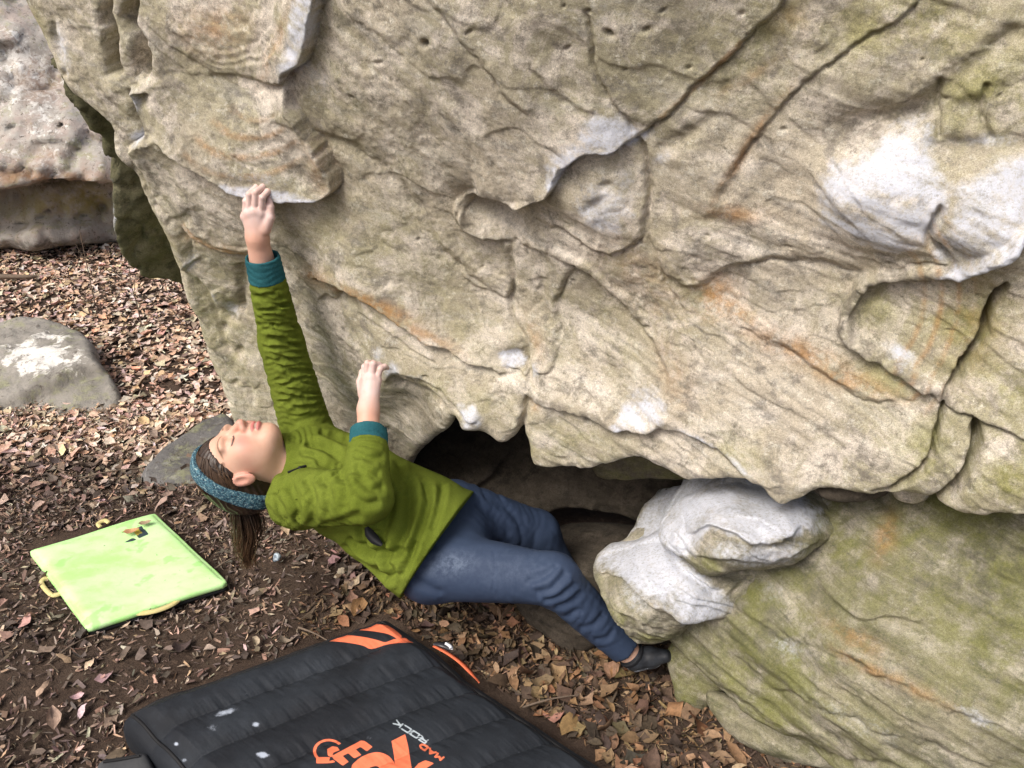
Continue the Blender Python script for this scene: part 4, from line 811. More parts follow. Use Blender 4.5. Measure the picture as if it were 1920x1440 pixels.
def slab_mesh(name, X, n, thick, rad, mat, parent, attrs, side=5):
    """top sheet X (n*n) + rounded sides going down by thick + bottom"""
    idx = np.arange(n * n).reshape(n, n)
    ring = np.concatenate([idx[:-1, 0], idx[-1, :-1], idx[:0:-1, -1], idx[0, :0:-1]])
    top = np.stack([idx[:-1, :-1], idx[1:, :-1], idx[1:, 1:], idx[:-1, 1:]], -1).reshape(-1, 4)
    cen = X.mean(0); V = [X]; Q = [top]; prev = ring; m = len(ring); base = len(X)
    P0 = X[ring]; nx = np.roll(P0, -1, 0) - np.roll(P0, 1, 0); nx[:, 2] = 0; nx /= np.linalg.norm(nx, axis=1)[:, None] + 1e-9
    out = np.stack([nx[:, 1], -nx[:, 0], np.zeros(m)], 1)
    if np.mean(np.sum(out * (P0 - cen), 1)) < 0: out = -out
    k = side * 2
    for j in range(1, k + 1):
        a = pi * j / k
        V.append(P0 + out * rad * sin(a) ** .7 + np.array([0, 0, -thick * (1 - cos(a)) / 2]))
        cur = np.arange(m) + base; base += m
        Q.append(np.stack([prev, cur, np.roll(cur, -1), np.roll(prev, -1)], -1)); prev = cur
    V = np.vstack(V); at = {}
    for kk, v in attrs.items():
        fill = np.full((len(V) - len(X),) + v.shape[1:], 9.0 if kk.startswith('ink') and v.ndim == 1 else 0.0); at[kk] = np.concatenate([v, fill])
    return mesh(name, V, np.vstack(Q), mat, parent, at, True, [prev[::-1]])
n = 90
X, A, B = quad_pad(L4, .04, n, .01, None)
e = np.minimum.reduce([A, 1 - A, B, 1 - B]); X[:, 2] += -0.010 * np.exp(-e / .02) + 0.006 * fbm(X * 5, 141, 2)
U_, V_ = proj(X)
z = lambda x, y: (40 + x / 4.8, 940 + y / 4.8)
inkp = [[(1045, 235), (1085, 222), (1105, 262), (1070, 275)], [(1085, 275), (1110, 250), (1145, 295), (1060, 332), (1040, 310)], [(925, 372), (990, 335), (1010, 330), (1035, 345), (1000, 358)]]
ikd = np.full(len(X), 9.0); ikc = np.zeros((len(X), 3)) + np.array([0.03, 0.05, 0.06])
for pl in inkp: ikd = np.minimum(ikd, poly_sd(U_, V_, [z(*q) for q in pl]))
yl = poly_sd(U_, V_, [z(*q) for q in [(1015, 255), (1045, 238), (1085, 285), (1040, 305), (1012, 275)]]); ikc[yl < ikd] = (0.62, 0.50, 0.06); ikd = np.minimum(ikd, yl)
Xb = X.copy(); Xb[:, 2] = np.minimum(Xb[:, 2] - .024, .016); Xb[:, :2] += (Xb[:, :2] - X[:, :2].mean(0)) * .012
slab_mesh('black_underslab', Xb, n, .014, .006, NT('black_base').done((0.012, 0.012, 0.013), .8), lime, {})  # thin black slab under the foam, showing as a dark edge
slab_mesh('foam_slab', X, n, .024, .012, lime_material(), lime, {'inkd': ikd, 'ink': ikc})
M_WEB = NT('yellow_webbing'); M_WEB = M_WEB.done(M_WEB.mix(M_WEB.noise(60, 3), (0.55, 0.46, 0.17), (0.66, 0.58, 0.30)), .8, M_WEB.bump(M_WEB.noise(600, 2), .3, .002), .2)
for pth in ([(247, 1147), (262, 1150), (290, 1146), (318, 1136), (336, 1124), (338, 1116)], [(98, 1080), (82, 1086), (78, 1094), (88, 1108), (100, 1116), (116, 1112)], [(188, 988), (184, 982), (196, 976), (204, 980)]):
    V, Q = strap([PG(u, v, .022) for u, v in pth], (0.2, -0.5, .9), .014, .0015); mesh('handle', V, Q, M_WEB, lime)
tag_m = NT('label_black'); tag_m = tag_m.done((0.02, 0.02, 0.025), .6)
# leaves on the mat
for (u, v, s, a, col, lab) in [(246, 998, .055, 30, (0.50, 0.28, 0.14), 'orange-brown curled leaf lying on the lime mat, the wider one'), (272, 982, .045, 20, (0.36, 0.27, 0.17), 'small greyish brown leaf near the far corner of the lime mat')]:
    c = PG(u, v, .052); W = leaf_verts(2, s, .18, .3, .4, RNG) @ rot3(np.array([0.]), np.array([0.]), np.array([radians(a)]))[0].T + c
    W[:, 2] += .052 - W[:, 2].min() + .001
    tag(mesh('dry_leaf', W, LQ, M_LEAF, None, {'leafcol': np.repeat(np.array([col]), 15, 0)}, loc=c), lab, 'leaf', 'leaves on the lime mat')

# ------------------------------------------------------------------ black crash pad
def pad_material():
    t = NT('crash_pad_nylon')
    a = t.noise(5, 5, .6); b = t.noise(70, 6, .75)
    c = t.mix(t.ramp(a, .38, .62), (0.010, 0.012, 0.016), (0.016, 0.020, 0.026))
    dust = t.math('MULTIPLY', t.ramp(t.noise(9, 7, .7), .46, .75), .35); c = t.mix(dust, c, (0.045, 0.054, 0.068))
    ch = t.math('ADD', t.attr('chalk'), t.math('MULTIPLY', t.math('SUBTRACT', b, .5), 1.2)); ch = t.math('MULTIPLY', t.ramp(ch, .35, .8), t.ramp(t.attr('chalk'), .05, .3))
    c = t.mix(t.math('MULTIPLY', ch, .75), c, (0.50, 0.56, 0.66))
    o = t.mix(t.ramp(t.noise(60, 5, .7), .35, .7, 0, .5), (0.86, 0.20, 0.095), (0.70, 0.15, 0.07))
    c = t.mix(t.ramp(t.attr('inkd'), -0.6, 0.6, 1, 0), c, o)
    c = t.mix(t.ramp(t.attr('inkg'), -0.5, 0.5, .9, 0), c, (0.45, 0.52, 0.56))
    wv = t.noise(28, 5, .6)
    return t.done(c, .75, t.bump(t.noise(700, 2), .25, .001, t.bump(wv, .25, .008)), .3)
PH = .115
pc = [PG(246, 1326, PH), PG(716, 1160, PH)]
far = pc[1]; near_dir = PG(1155, 1446, PH) - far; across = pc[0] - far
lenb = 1.35
crn = [pc[0], far, far + near_dir * lenb, pc[0] + near_dir * lenb * 1.02]
n = 330
X, A, B = quad_pad(crn, .1, n, .03, None)
nb = 8.6
fb = np.abs(np.sin(pi * B * nb + 0.05)); puff = 0.020 * fb ** .6
e = np.minimum.reduce([A, 1 - A, B * 1.2, (1 - B) * 1.2]); edge = np.clip(e / .05, 0, 1) ** .5
wr = strata_noise(np.stack([A * .75, B], 1), 90, .10, .018, 151)
X[:, 2] += puff * edge - 0.02 * (1 - edge) + 0.003 * fbm(X * 9, 152, 3) + 0.0022 * wr * (1 - fb) ** .5
droop = np.clip((A - .55) / .45, 0, 1) ** 2 * np.clip((B - .18) / .1, 0, 1); X[:, 2] -= .03 * droop
X[:, 2] -= 0.012 * np.exp(-(A / .05) ** 2) * (1 - fb)
U_, V_ = proj(X)
z = lambda x, y: (550 + x / 4.645, 1130 + y / 4.645)
INK = [[(330, 248), (420, 205), (520, 187), (640, 183), (760, 190), (850, 208), (895, 245), (945, 292), (905, 312), (830, 275), (700, 250), (560, 238), (430, 240)],
    [(50, 348), (150, 300), (280, 278), (430, 280), (600, 297), (730, 325), (800, 345), (870, 320), (960, 308), (1050, 318), (1110, 350), (1020, 347), (900, 352), (800, 368), (680, 404), (600, 372), (450, 345), (280, 335), (150, 340)],
    [(295, 1275), (340, 1250), (385, 1258), (402, 1285), (350, 1305), (330, 1345), (300, 1330)], [(200, 1350), (240, 1345), (322, 1345), (300, 1398), (200, 1400)],
    [(335, 1335), (590, 1200), (622, 1205), (690, 1255), (640, 1295), (585, 1255), (545, 1278), (592, 1325), (530, 1357), (478, 1310), (430, 1335), (482, 1385), (430, 1420), (350, 1360)],
    [(855, 1205), (975, 1145), (1000, 1250), (1030, 1440), (1045, 1620), (905, 1620), (892, 1440), (872, 1300)],
    [(1055, 1440), (1090, 1400), (1150, 1372), (1226, 1398), (1160, 1440), (1110, 1520), (1050, 1560)]]
inkd = np.full(len(X), 9.0)
sub = np.nonzero((U_ > 530) & (U_ < 860) & (V_ > 1140) & (V_ < 1560))[0]; us, vs = U_[sub], V_[sub]; dd = np.full(len(sub), 9.0)
for pl in INK: dd = np.minimum(dd, poly_sd(us, vs, catmull([z(*q) for q in pl], 3, True) if len(pl) > 12 and pl[0][1] < 400 else [z(*q) for q in pl]))
oo = poly_sd(us, vs, catmull([z(*q) for q in [(505, 1450), (540, 1385), (620, 1330), (720, 1302), (800, 1318), (855, 1360), (895, 1440), (900, 1560), (860, 1680), (700, 1740), (540, 1640)]], 3, True))
ohole = poly_sd(us, vs, catmull([z(*q) for q in [(655, 1450), (700, 1425), (745, 1432), (770, 1500), (760, 1580), (700, 1610), (650, 1540)]], 3, True))
dd = np.minimum(dd, np.maximum(oo, -ohole))
cxy = z(308, 1292); er = np.hypot((us - cxy[0]) / 26.5, (vs - cxy[1]) / 20.5); ring = (np.abs(er - 1) * 22 - 2.3)
ang = np.degrees(np.arctan2(vs - cxy[1], us - cxy[0])); dd = np.minimum(dd, np.where((ang > -30) & (ang < 60), 9, ring))
dd = np.maximum(dd, -(np.hypot((us - z(360, 1330)[0]) / 1, (vs - z(360, 1330)[1]) / 1) - 0.5))
# lettering, read from the far side of the pad
GL = {'M': [[(0, 0), (.05, 1), (.45, .4), (.85, 1), (.9, 0)]], 'A': [[(0, 0), (.45, 1), (.9, 0)], [(.2, .35), (.7, .35)]], 'D': [[(0, 0), (0, 1), (.6, 1), (.9, .7), (.9, .3), (.6, 0), (0, 0)]],
      'R': [[(0, 0), (0, 1), (.85, 1), (.85, .5), (0, .5)], [(.4, .5), (.9, 0)]], 'O': [[(0, 0), (0, 1), (.9, 1), (.9, 0), (0, 0)]], 'C': [[(.9, 1), (0, 1), (0, 0), (.9, 0)]], 'K': [[(0, 0), (0, 1)], [(.9, 1), (.1, .5), (.9, 0)]]}
def text_px(txt, p0, p1, hgt, slant=.25):
    p0 = np.array(p0, float); p1 = np.array(p1, float); ev = (p1 - p0) / len(txt); ed = ev / np.linalg.norm(ev); up = np.array([ed[1], -ed[0]]) * hgt
    out = []
    for i, ch in enumerate(txt):
        for pl in GL[ch]: out.append(np.array([p0 + ev * (i + .82 * (x + slant * y * .5)) + up * y for x, y in pl]))
    return out
for pl in text_px('MAD', z(1310, 1345), z(1105, 1215), 8.5): dd = np.minimum(dd, pldist(us, vs, pl)[0] - 1.7)
inkd[sub] = dd
inkg = np.full(len(X), 9.0); dg = np.full(len(sub), 9.0)
for pl in text_px('ROCK', z(1175, 1195), z(880, 1010), 9.0): dg = np.minimum(dg, pldist(us, vs, pl)[0] - 1.3)
inkg[sub] = dg
chk = np.zeros(len(X))
for b in [(425, 1335, 26, 7, -15, .8), (330, 1395, 6, 5, 0, .8), (480, 1358, 8, 6, 0, .9), (492, 1415, 14, 7, 0, .9), (345, 1425, 8, 6, 0, .6), (400, 1365, 20, 10, -20, .45), (690, 1385, 16, 8, 0, .4), (460, 1300, 60, 8, -20, .3), (380, 1290, 60, 20, -20, .25), (620, 1420, 30, 20, 0, .25), (560, 1390, 60, 12, -20, .25)]:
    chk = np.maximum(chk, b[5] * gblob(U_, V_, *b[:5]))
seam = np.exp(-(fb / .06) ** 2); chk = np.maximum(chk, .42 * seam * sstep(.35, .6, B) * (0.5 + 0.5 * fbm(X * 12, 158, 2)) * sstep(.35, .7, A))
pad = root('crash_pad', crn[1] * np.array([1, 1, 0]), 'black baffled bouldering crash pad with orange lettering, in the foreground', 'crash pad')
body = slab_mesh('pad_shell', X, n, .125, .035, pad_material(), pad, {'inkd': inkd, 'inkg': inkg, 'chalk': chk})
# piping round the top edge
M_PIPE = NT('black_piping'); M_PIPE = M_PIPE.done((0.012, 0.012, 0.013), .7)
idx = np.arange(n * n).reshape(n, n)
for nm, ring_i in (('piping', idx[:, 0]), ('piping', idx[0, :]), ('piping', idx[-1, :])):
    pts = X[ring_i][::5].copy(); dirn = pts - X.mean(0); dirn[:, 2] = 0; dirn /= np.linalg.norm(dirn, axis=1)[:, None]
    V, Q = tube(pts + dirn * .006 + np.array([0, 0, .001]), .0045, 6); mesh(nm, V, Q, M_PIPE, pad)
M_OR = NT('orange_webbing'); M_OR = M_OR.done(M_OR.mix(M_OR.noise(80, 3), (0.62, 0.12, 0.05), (0.75, 0.19, 0.09)), .75, M_OR.bump(M_OR.noise(500, 2), .3, .002), .25)
V, Q = strap([PG(816, 1212, .10), PG(842, 1226, .105), PG(864, 1242, .10), PG(884, 1262, .085), PG(896, 1276, .06)], (.5, .4, .8), .022, .002); mesh('side_strap', V, Q, M_OR, pad)
M_BK = NT('buckle_plastic'); M_BK = M_BK.done((0.03, 0.03, 0.035), .35, None, .5); M_WH = NT('white_plastic'); M_WH = M_WH.done((0.72, 0.74, 0.78), .45)
V, Q = strap([PG(818, 1208, .085), PG(830, 1210, .09), PG(846, 1216, .085)], (.3, .3, .9), .026, .006); bk = mesh('buckle', V, Q, M_BK, pad)
V, Q = strap([PG(836, 1206, .10), PG(844, 1211, .10), PG(846, 1217, .098)], (.3, .3, .9), .010, .003); mesh('tab', V, Q, M_WH, bk)
# second dark mat peeping in at the bottom edge
c4 = [PG(195, 1432, .07), PG(262, 1418, .07), PG(330, 1560, .07), PG(160, 1560, .07)]
X2, A2, B2 = quad_pad(c4, .06, 24, .02, None); X2[:, 2] += .006 * fbm(X2 * 12, 171, 2)
t = NT('grey_fabric'); m2 = t.done(t.mix(t.noise(40, 5), (0.05, 0.052, 0.055), (0.08, 0.082, 0.085)), .8, t.bump(t.noise(300, 3), .4, .002), .2)
r2 = root('padded_mat', np.mean(c4, 0) * np.array([1, 1, 0]), 'corner of a dark grey padded mat touching the left end of the crash pad', 'mat'); slab_mesh('mat_body', X2, 24, .07, .02, m2, r2, {})
V, Q = tube(X2[np.arange(24 * 24).reshape(24, 24)[:, 0]] + np.array([0, 0, .002]), .004, 6); mesh('hem', V, Q, M_PIPE, r2)
# crumpled foil scrap
fv = []; 
bm = bmesh.new(); bmesh.ops.create_icosphere(bm, subdivisions=2, radius=.02)
for v in bm.verts:
    k = 1 + .45 * float(fbm(np.array([[*v.co]]) * 90, 181, 2)[0]); v.co = v.co * k; v.co.z *= .45; v.co.x *= .6
bm.faces.ensure_lookup_table(); fv = np.array([v.co[:] for v in bm.verts]); fq = np.array([[v.index for v in f.verts] for f in bm.faces]); bm.free()
M_FOIL = NT('foil'); M_FOIL = M_FOIL.done(M_FOIL.mix(M_FOIL.ramp(M_FOIL.noise(60, 2), .45, .55), (0.55, 0.66, 0.75), (0.18, 0.22, 0.26)), .3, None, .6)
tag(mesh('foil_scrap', fv + PG(519, 1046, .02), fq, M_FOIL, None, None, False, loc=PG(519, 1046, .0)), 'crumpled blue-silver foil scrap on the leaves below the ponytail', 'litter')
# ------------------------------------------------------------------ implicit surfaces for the climber
def snets(F, o, h):
    s = F < 0
    c = sum(s[i:F.shape[0] - 1 + i, j:F.shape[1] - 1 + j, k:F.shape[2] - 1 + k].astype(np.int8) for i in (0, 1) for j in (0, 1) for k in (0, 1))
    act = (c > 0) & (c < 8); I = np.argwhere(act); idx = np.full(act.shape, -1, np.int64); idx[act] = np.arange(len(I))
    acc = np.zeros((len(I), 3)); cnt = np.zeros(len(I))
    corners = [(i, j, k) for i in (0, 1) for j in (0, 1) for k in (0, 1)]
    for a in corners:
        for ax in range(3):
            if a[ax]: continue
            b = list(a); b[ax] = 1
            fa = F[I[:, 0] + a[0], I[:, 1] + a[1], I[:, 2] + a[2]]; fb = F[I[:, 0] + b[0], I[:, 1] + b[1], I[:, 2] + b[2]]
            m = (fa < 0) != (fb < 0); t = np.where(m, fa / np.where(m, fa - fb, 1), 0)
            p = np.tile(np.array(a, float), (len(I), 1)); p[:, ax] += t
            acc[m] += p[m]; cnt[m] += 1
    V = (I + acc / cnt[:, None]) * h + o; Q = []
    for ax in range(3):
        b1, b2 = (ax + 1) % 3, (ax + 2) % 3
        sl0 = [slice(None)] * 3; sl1 = [slice(None)] * 3; sl0[ax] = slice(0, -1); sl1[ax] = slice(1, None)
        ch = s[tuple(sl0)] != s[tuple(sl1)]; E = np.argwhere(ch)
        ok = (E[:, b1] > 0) & (E[:, b2] > 0) & (E[:, b1] < F.shape[b1] - 1) & (E[:, b2] < F.shape[b2] - 1); E = E[ok]
        def cell(d1, d2):
            c_ = E.copy(); c_[:, b1] -= d1; c_[:, b2] -= d2; return idx[c_[:, 0], c_[:, 1], c_[:, 2]]
        q = np.stack([cell(0, 0), cell(1, 0), cell(1, 1), cell(0, 1)], 1)
        inn = s[E[:, 0], E[:, 1], E[:, 2]]; q[~inn] = q[~inn][:, ::-1]
        Q.append(q)
    return V, np.vstack(Q)
def lattice(lo, hi, h):
    lo = np.asarray(lo, float); n = np.ceil((np.asarray(hi) - lo) / h).astype(int) + 1
    g = np.stack(np.meshgrid(*[lo[i] + np.arange(n[i]) * h for i in range(3)], indexing='ij'), -1)
    return g, n
def smin(a, b, k):
    h = np.clip(0.5 + 0.5 * (b - a) / k, 0, 1); return b * (1 - h) + a * h - k * h * (1 - h)
def smax(a, b, k): return -smin(-a, -b, k)
def rcone(p, a, b, ra, rb, wr=None):
    a = np.asarray(a, float); ab = np.asarray(b, float) - a; L2 = ab @ ab
    t = np.clip(((p - a) @ ab) / L2, 0, 1); q = p - a - t[..., None] * ab
    r = ra + (rb - ra) * t
    if wr is not None: r = r + wr(t, q, p)
    return np.sqrt((q ** 2).sum(-1)) - r
def ell(p, c, r, ax=None):
    q = p - np.asarray(c, float)
    if ax is not None: q = q @ np.asarray(ax).T
    r = np.asarray(r, float); k0 = np.sqrt(((q / r) ** 2).sum(-1)); k1 = np.sqrt(((q / r ** 2) ** 2).sum(-1))
    return k0 * (k0 - 1) / (k1 + 1e-9)
def build(fn, lo, hi, h, st=4):
    """two-level evaluation: coarse first, then only near the surface"""
    lo = np.asarray(lo, float); nc = np.ceil((np.asarray(hi) - lo) / (h * st)).astype(int) + 1
    gc = np.stack(np.meshgrid(*[lo[i] + np.arange(nc[i]) * h * st for i in range(3)], indexing='ij'), -1)
    Fc = fn(gc.reshape(-1, 3)).reshape(gc.shape[:3])
    near = np.abs(Fc) < h * st * 2.1 + 0.008
    cell = np.zeros(tuple(nc - 1), bool)
    for i in (0, 1):
        for j in (0, 1):
            for k in (0, 1): cell |= near[i:nc[0] - 1 + i, j:nc[1] - 1 + j, k:nc[2] - 1 + k]
    nf = (nc - 1) * st + 1
    m = np.zeros(tuple(nf), bool); up = cell.repeat(st, 0).repeat(st, 1).repeat(st, 2)
    for i in (0, 1):
        for j in (0, 1):
            for k in (0, 1): m[i:i + up.shape[0], j:j + up.shape[1], k:k + up.shape[2]] |= up
    idx = np.minimum(np.arange(max(nf)) // st, max(nc))
    F = np.sign(Fc)[np.ix_(*[np.minimum((np.arange(nf[a]) + st // 2) // st, nc[a] - 1) for a in range(3)])].astype(float)
    I = np.argwhere(m); F[m] = fn(lo + I * h)
    F[0], F[-1], F[:, 0], F[:, -1], F[:, :, 0], F[:, :, -1] = 1, 1, 1, 1, 1, 1
    return snets(F, lo, h)
def box_of(pts, pad): pts = np.array(pts); return pts.min(0) - pad, pts.max(0) + pad
def relax(V, Q, it=2, k=0.5):
    e = np.vstack([Q[:, [0, 1]], Q[:, [1, 2]], Q[:, [2, 3]], Q[:, [3, 0]]]); e = np.vstack([e, e[:, ::-1]])
    cnt = np.bincount(e[:, 0], minlength=len(V)) + 1e-9
    for _ in range(it):
        s = np.stack([np.bincount(e[:, 0], V[e[:, 1], d], len(V)) for d in range(3)], 1) / cnt[:, None]
        V = V + k * (s - V)
    return V

# ------------------------------------------------------------------ joints
LS = P(580, 822, 2.40); LE = P(527, 640, 2.24); LW = P(492, 482, 2.09)
RS = P(556, 935, 2.14); RE_ = P(686, 932, 1.99); RW_ = P(692, 806, 2.09)
CH = P(612, 890, 2.30); PE = P(792, 1014, 2.27)
RHIP = P(812, 1058, 2.20); RKN = P(1038, 1086, 2.09); RAN = P(1166, 1210, 2.17)
LHIP = P(850, 962, 2.36); LKN = P(1005, 1000, 2.50); LAN = P(1055, 1075, 2.56)
TAX = unit(PE - CH); LAT = unit((LS - RS) - TAX * np.dot(LS - RS, TAX)); FRO = unit(np.cross(TAX, LAT))
HS = 1.075; HO = P(458, 862, 2.20); HF = cam_dir(-.19, .83, .53); HU0 = cam_dir(-.97, -.22, 0.0); HU = unit(HU0 - HF * np.dot(HU0, HF)); HL = np.cross(HF, -HU)   # forward, crown, her left
HM = np.stack([HL, HF, HU]) / HS                     # world offset -> head coordinates
def hloc(p): return (p - HO) @ HM.T
def hw(x, y, z): return HO + HS * (x * HL + y * HF + z * HU)
NECK = P(550, 866, 2.25)

# ------------------------------------------------------------------ materials for the climber
def skin_material():
    t = NT('skin')
    c = t.mix(t.ramp(t.noise(14, 4, .6), .35, .65), (0.62, 0.37, 0.265), (0.66, 0.42, 0.31))
    c = t.mix(t.math('MULTIPLY', t.attr('blush'), .65), c, (0.64, 0.235, 0.20))
    c = t.mix(t.math('MULTIPLY', t.attr('lips'), .8), c, (0.52, 0.15, 0.15))
    c = t.mix(t.attr('teeth'), c, (0.78, 0.72, 0.66))
    c = t.mix(t.attr('brow'), c, (0.16, 0.095, 0.06))
    c = t.mix(t.attr('lash'), c, (0.045, 0.03, 0.025))
    ch = t.math('MULTIPLY', t.attr('chalk'), t.ramp(t.noise(45, 6, .7), .2, .6, .45, 1)); c = t.mix(t.math('MULTIPLY', ch, .48), c, (0.72, 0.66, 0.68))
    m = t.done(c, .5, t.bump(t.noise(260, 3, .7), .12, .002), .35)
    t.b.inputs['Subsurface Weight'].default_value = .12; t.b.inputs['Subsurface Radius'].default_value = (.012, .005, .003); t.b.inputs['Subsurface Scale'].default_value = .5
    return m
M_SKIN = skin_material()
def fleece_material(name, c1, c2, ribs=True):
    t = NT(name); c = t.mix(t.ramp(t.noise(6, 5, .6), .35, .65), c1, c2)
    fz = t.noise(420, 3, .8); k = t.n('ShaderNodeVectorMath'); k.operation = 'SCALE'; t.set(k.inputs[0], c); t.set(k.inputs['Scale'], t.ramp(fz, .3, .7, .82, 1.16)); c = k.outputs[0]
    b = t.bump(fz, .35, .003); b = t.bump(t.noise(55, 5, .65), .3, .008, b)
    if ribs:
        w = t.n('ShaderNodeTexWave'); w.wave_type = 'BANDS'; w.bands_direction = 'X'; t.set(w.inputs['Vector'], t.attr('rib', 'Vector')); w.inputs['Scale'].default_value = 80; w.inputs['Distortion'].default_value = .6
        b = t.bump(w.outputs['Fac'], .16, .002, b)
    return t.done(c, .97, b, .08, 0)
M_FLEECE = fleece_material('green_fleece', (0.112, 0.145, 0.018), (0.140, 0.178, 0.026))
M_CUFF = fleece_material('teal_knit', (0.018, 0.085, 0.105), (0.03, 0.125, 0.145))
def trouser_material():
    t = NT('navy_trousers'); c = t.mix(t.ramp(t.noise(5, 3, .5), .3, .7), (0.026, 0.042, 0.082), (0.031, 0.050, 0.095))
    c = t.mix(t.math('MULTIPLY', t.attr('chalk'), t.ramp(t.noise(60, 6, .75), .35, .7)), c, (0.26, 0.33, 0.44))
    return t.done(c, .72, t.bump(t.noise(900, 2), .2, .001, t.bump(t.noise(40, 5, .6), .2, .006)), .3)
M_TROUS = trouser_material()
person = root('person', (PE * np.array([1, 1, 0])), 'climber in a green fleece and navy trousers leaning back under the overhang', 'person')

def S2(p): q = p.copy(); q[..., 0] = np.abs(q[..., 0]); return q
def head_sd(w):
    p = hloc(w); q = S2(p)
    d = ell(p, (0, -.017, .035), (.073, .094, .084))
    d = smin(d, ell(p, (0, .028, -.025), (.059, .060, .082)), .03)
    d = smin(d, ell(p, (0, .060, -.088), (.028, .022, .021)), .035)
    d = smin(d, ell(q, (.040, .012, -.066), (.018, .035, .022)), .03)
    d = smin(d, ell(q, (.040, .058, -.022), (.022, .020, .022)), .03)
    d = smin(d, ell(q, (.044, .030, -.032), (.020, .034, .036)), .03)
    d = smin(d, ell(q, (.028, .078, .022), (.026, .012, .010)), .02)
    d = smax(d, -ell(q, (.031, .096, .001), (.018, .014, .013)), .014)
    d = smin(d, ell(q, (.031, .0715, -.002), (.0155, .0145, .0135)), .005)
    nose = rcone(p, np.array([0, .082, .008]), np.array([0, .108, -.031]), .0075, .0105); nose = smin(nose, ell(q, (.011, .096, -.035), (.0085, .0105, .0075)), .008)
    d = smin(d, nose, .012)
    d = smin(d, ell(p, (0, .084, -.058), (.020, .009, .012)), .018)
    d = smin(d, ell(p, (0, .0905, -.0575), (.0215, .0085, .0050)), .004); d = smin(d, ell(p, (0, .0895, -.0705), (.0185, .0090, .0062)), .004)
    d = smax(d, -ell(p, (0, .098, -.0642), (.017, .012, .0024)), .002)
    ear = ell(q, (.0765, -.008, -.008), (.0085, .019, .031)); ear = smax(ear, -ell(q, (.0865, -.004, -.004), (.007, .010, .018)), .004); d = smin(d, ear, .006)
    return d * HS
# ------------------------------------------------------------------ fold functions
def ring_folds(freq, amp, seed, lo=0.0, hi=1.0, skew=4.0):
    """bunched cloth: soft puffs between pinched creases that run part of the way round"""
    def f(t, q, p):
        w = vn(p * 20, seed) * 2.2 + vn(p * 8, seed + 1) * 2.6
        tilt = (q @ np.array([.6, .3, .7])) * skew * 7
        s = np.abs(np.sin(t * freq * pi + w + tilt)) ** .6 - .62
        s2 = np.abs(np.sin(t * freq * 2.1 * pi - w * 1.3 - tilt)) ** .7 - .62
        m = sstep(lo - .02, lo + .12, t) * sstep(hi + .02, hi - .12, t)
        br = np.clip(.5 + 1.3 * vn(p * 11, seed + 4), .0, 1.4)
        return amp * (1.5 * s * br + .6 * s2 * (1.25 - br)) * m
    return f
def torso_sd(p, grow=0.0, folds=True):
    ab = PE - CH; L2 = ab @ ab; tr = ((p - CH) @ ab) / L2
    keys = np.array([-.38, -.15, .1, .4, .7, 1.0, 1.22]); A_ = np.interp(tr, keys, [.085, .155, .168, .160, .172, .200, .212]) + grow; B_ = np.interp(tr, keys, [.075, .112, .138, .140, .150, .168, .172]) + grow
    q = p - CH - tr[..., None] * ab; l = q @ LAT; f = q @ FRO - .022 * np.clip(tr + .3, 0, 1)
    d = (np.sqrt((l / A_) ** 2 + (f / B_) ** 2) - 1) * np.minimum(A_, B_)
    if folds:
        u1 = unit(TAX * .75 + LAT * .2 + FRO * .62); u2 = unit(np.cross(u1, unit(LAT + .3 * FRO)))
        a = p @ u1; b = p @ u2
        wq = vn(p * 7, 203) * .6; l2 = p @ LAT
        g = vn(np.stack([a * 4.0, b * 14 + wq, l2 * 5 + wq], -1), 201); g2 = vn(np.stack([a * 7, b * 26 + wq, l2 * 10], -1), 202)
        d = d - (0.008 * g + 0.004 * g2) * sstep(-.25, .2, tr)
    L = np.linalg.norm(ab); return np.maximum(np.maximum(d, (tr - 1.13) * L), (-.36 - tr) * L)
# jacket
def jacket(p):
    d = torso_sd(p)
    d = smin(d, rcone(p, LS, LE, .076, .060, ring_folds(9, .0050, 211)), .05)
    fa = rcone(p, LE, LW, .058, .043, ring_folds(9, .0045, 221, -.2, .78)); fa = np.maximum(fa, ((p - LW) @ unit(LW - LE)) + .045)
    d = smin(d, fa, .02)
    ra = rcone(p, RS, RE_, .080, .066, ring_folds(5, .0065, 231, -.2, 1.05, 3.0))
    rf = rcone(p, RE_, RW_, .064, .047, ring_folds(6, .006, 241, -.2, 1.3)); rf = np.maximum(rf, ((p - RW_) @ unit(RW_ - RE_)) + .042); ra = smin(ra, rf, .02)
    d = smin(d, ra, .022)
    # standing collar with open throat
    nd = unit(hw(0, -.022, -.055) - NECK); c0 = NECK - nd * .05; c1 = NECK + nd * .012
    col = rcone(p, c0, c1, .100, .080, ring_folds(2.6, .006, 251, -.2, 1.2)); col = np.maximum(col, ((p - c1) @ nd) - .030 - .008 * vn(p * 14, 255)); d = smin(d, col, .025)
    cut = rcone(p, NECK + nd * .03, NECK + nd * .2, .062, .068); d = smax(d, -cut, .006); d = np.maximum(d, -(head_sd(p) - .003))
    inner = rcone(p, PE + TAX * .06, PE + TAX * .3, .115, .16); d = smax(d, -inner, .01)
    return d
lo, hi = box_of([LS, LE, LW, RS, RE_, RW_, CH, PE + TAX * .1, NECK], .2)
V, Q = build(jacket, lo, hi, .0042); V = relax(V, Q, 1, .35)
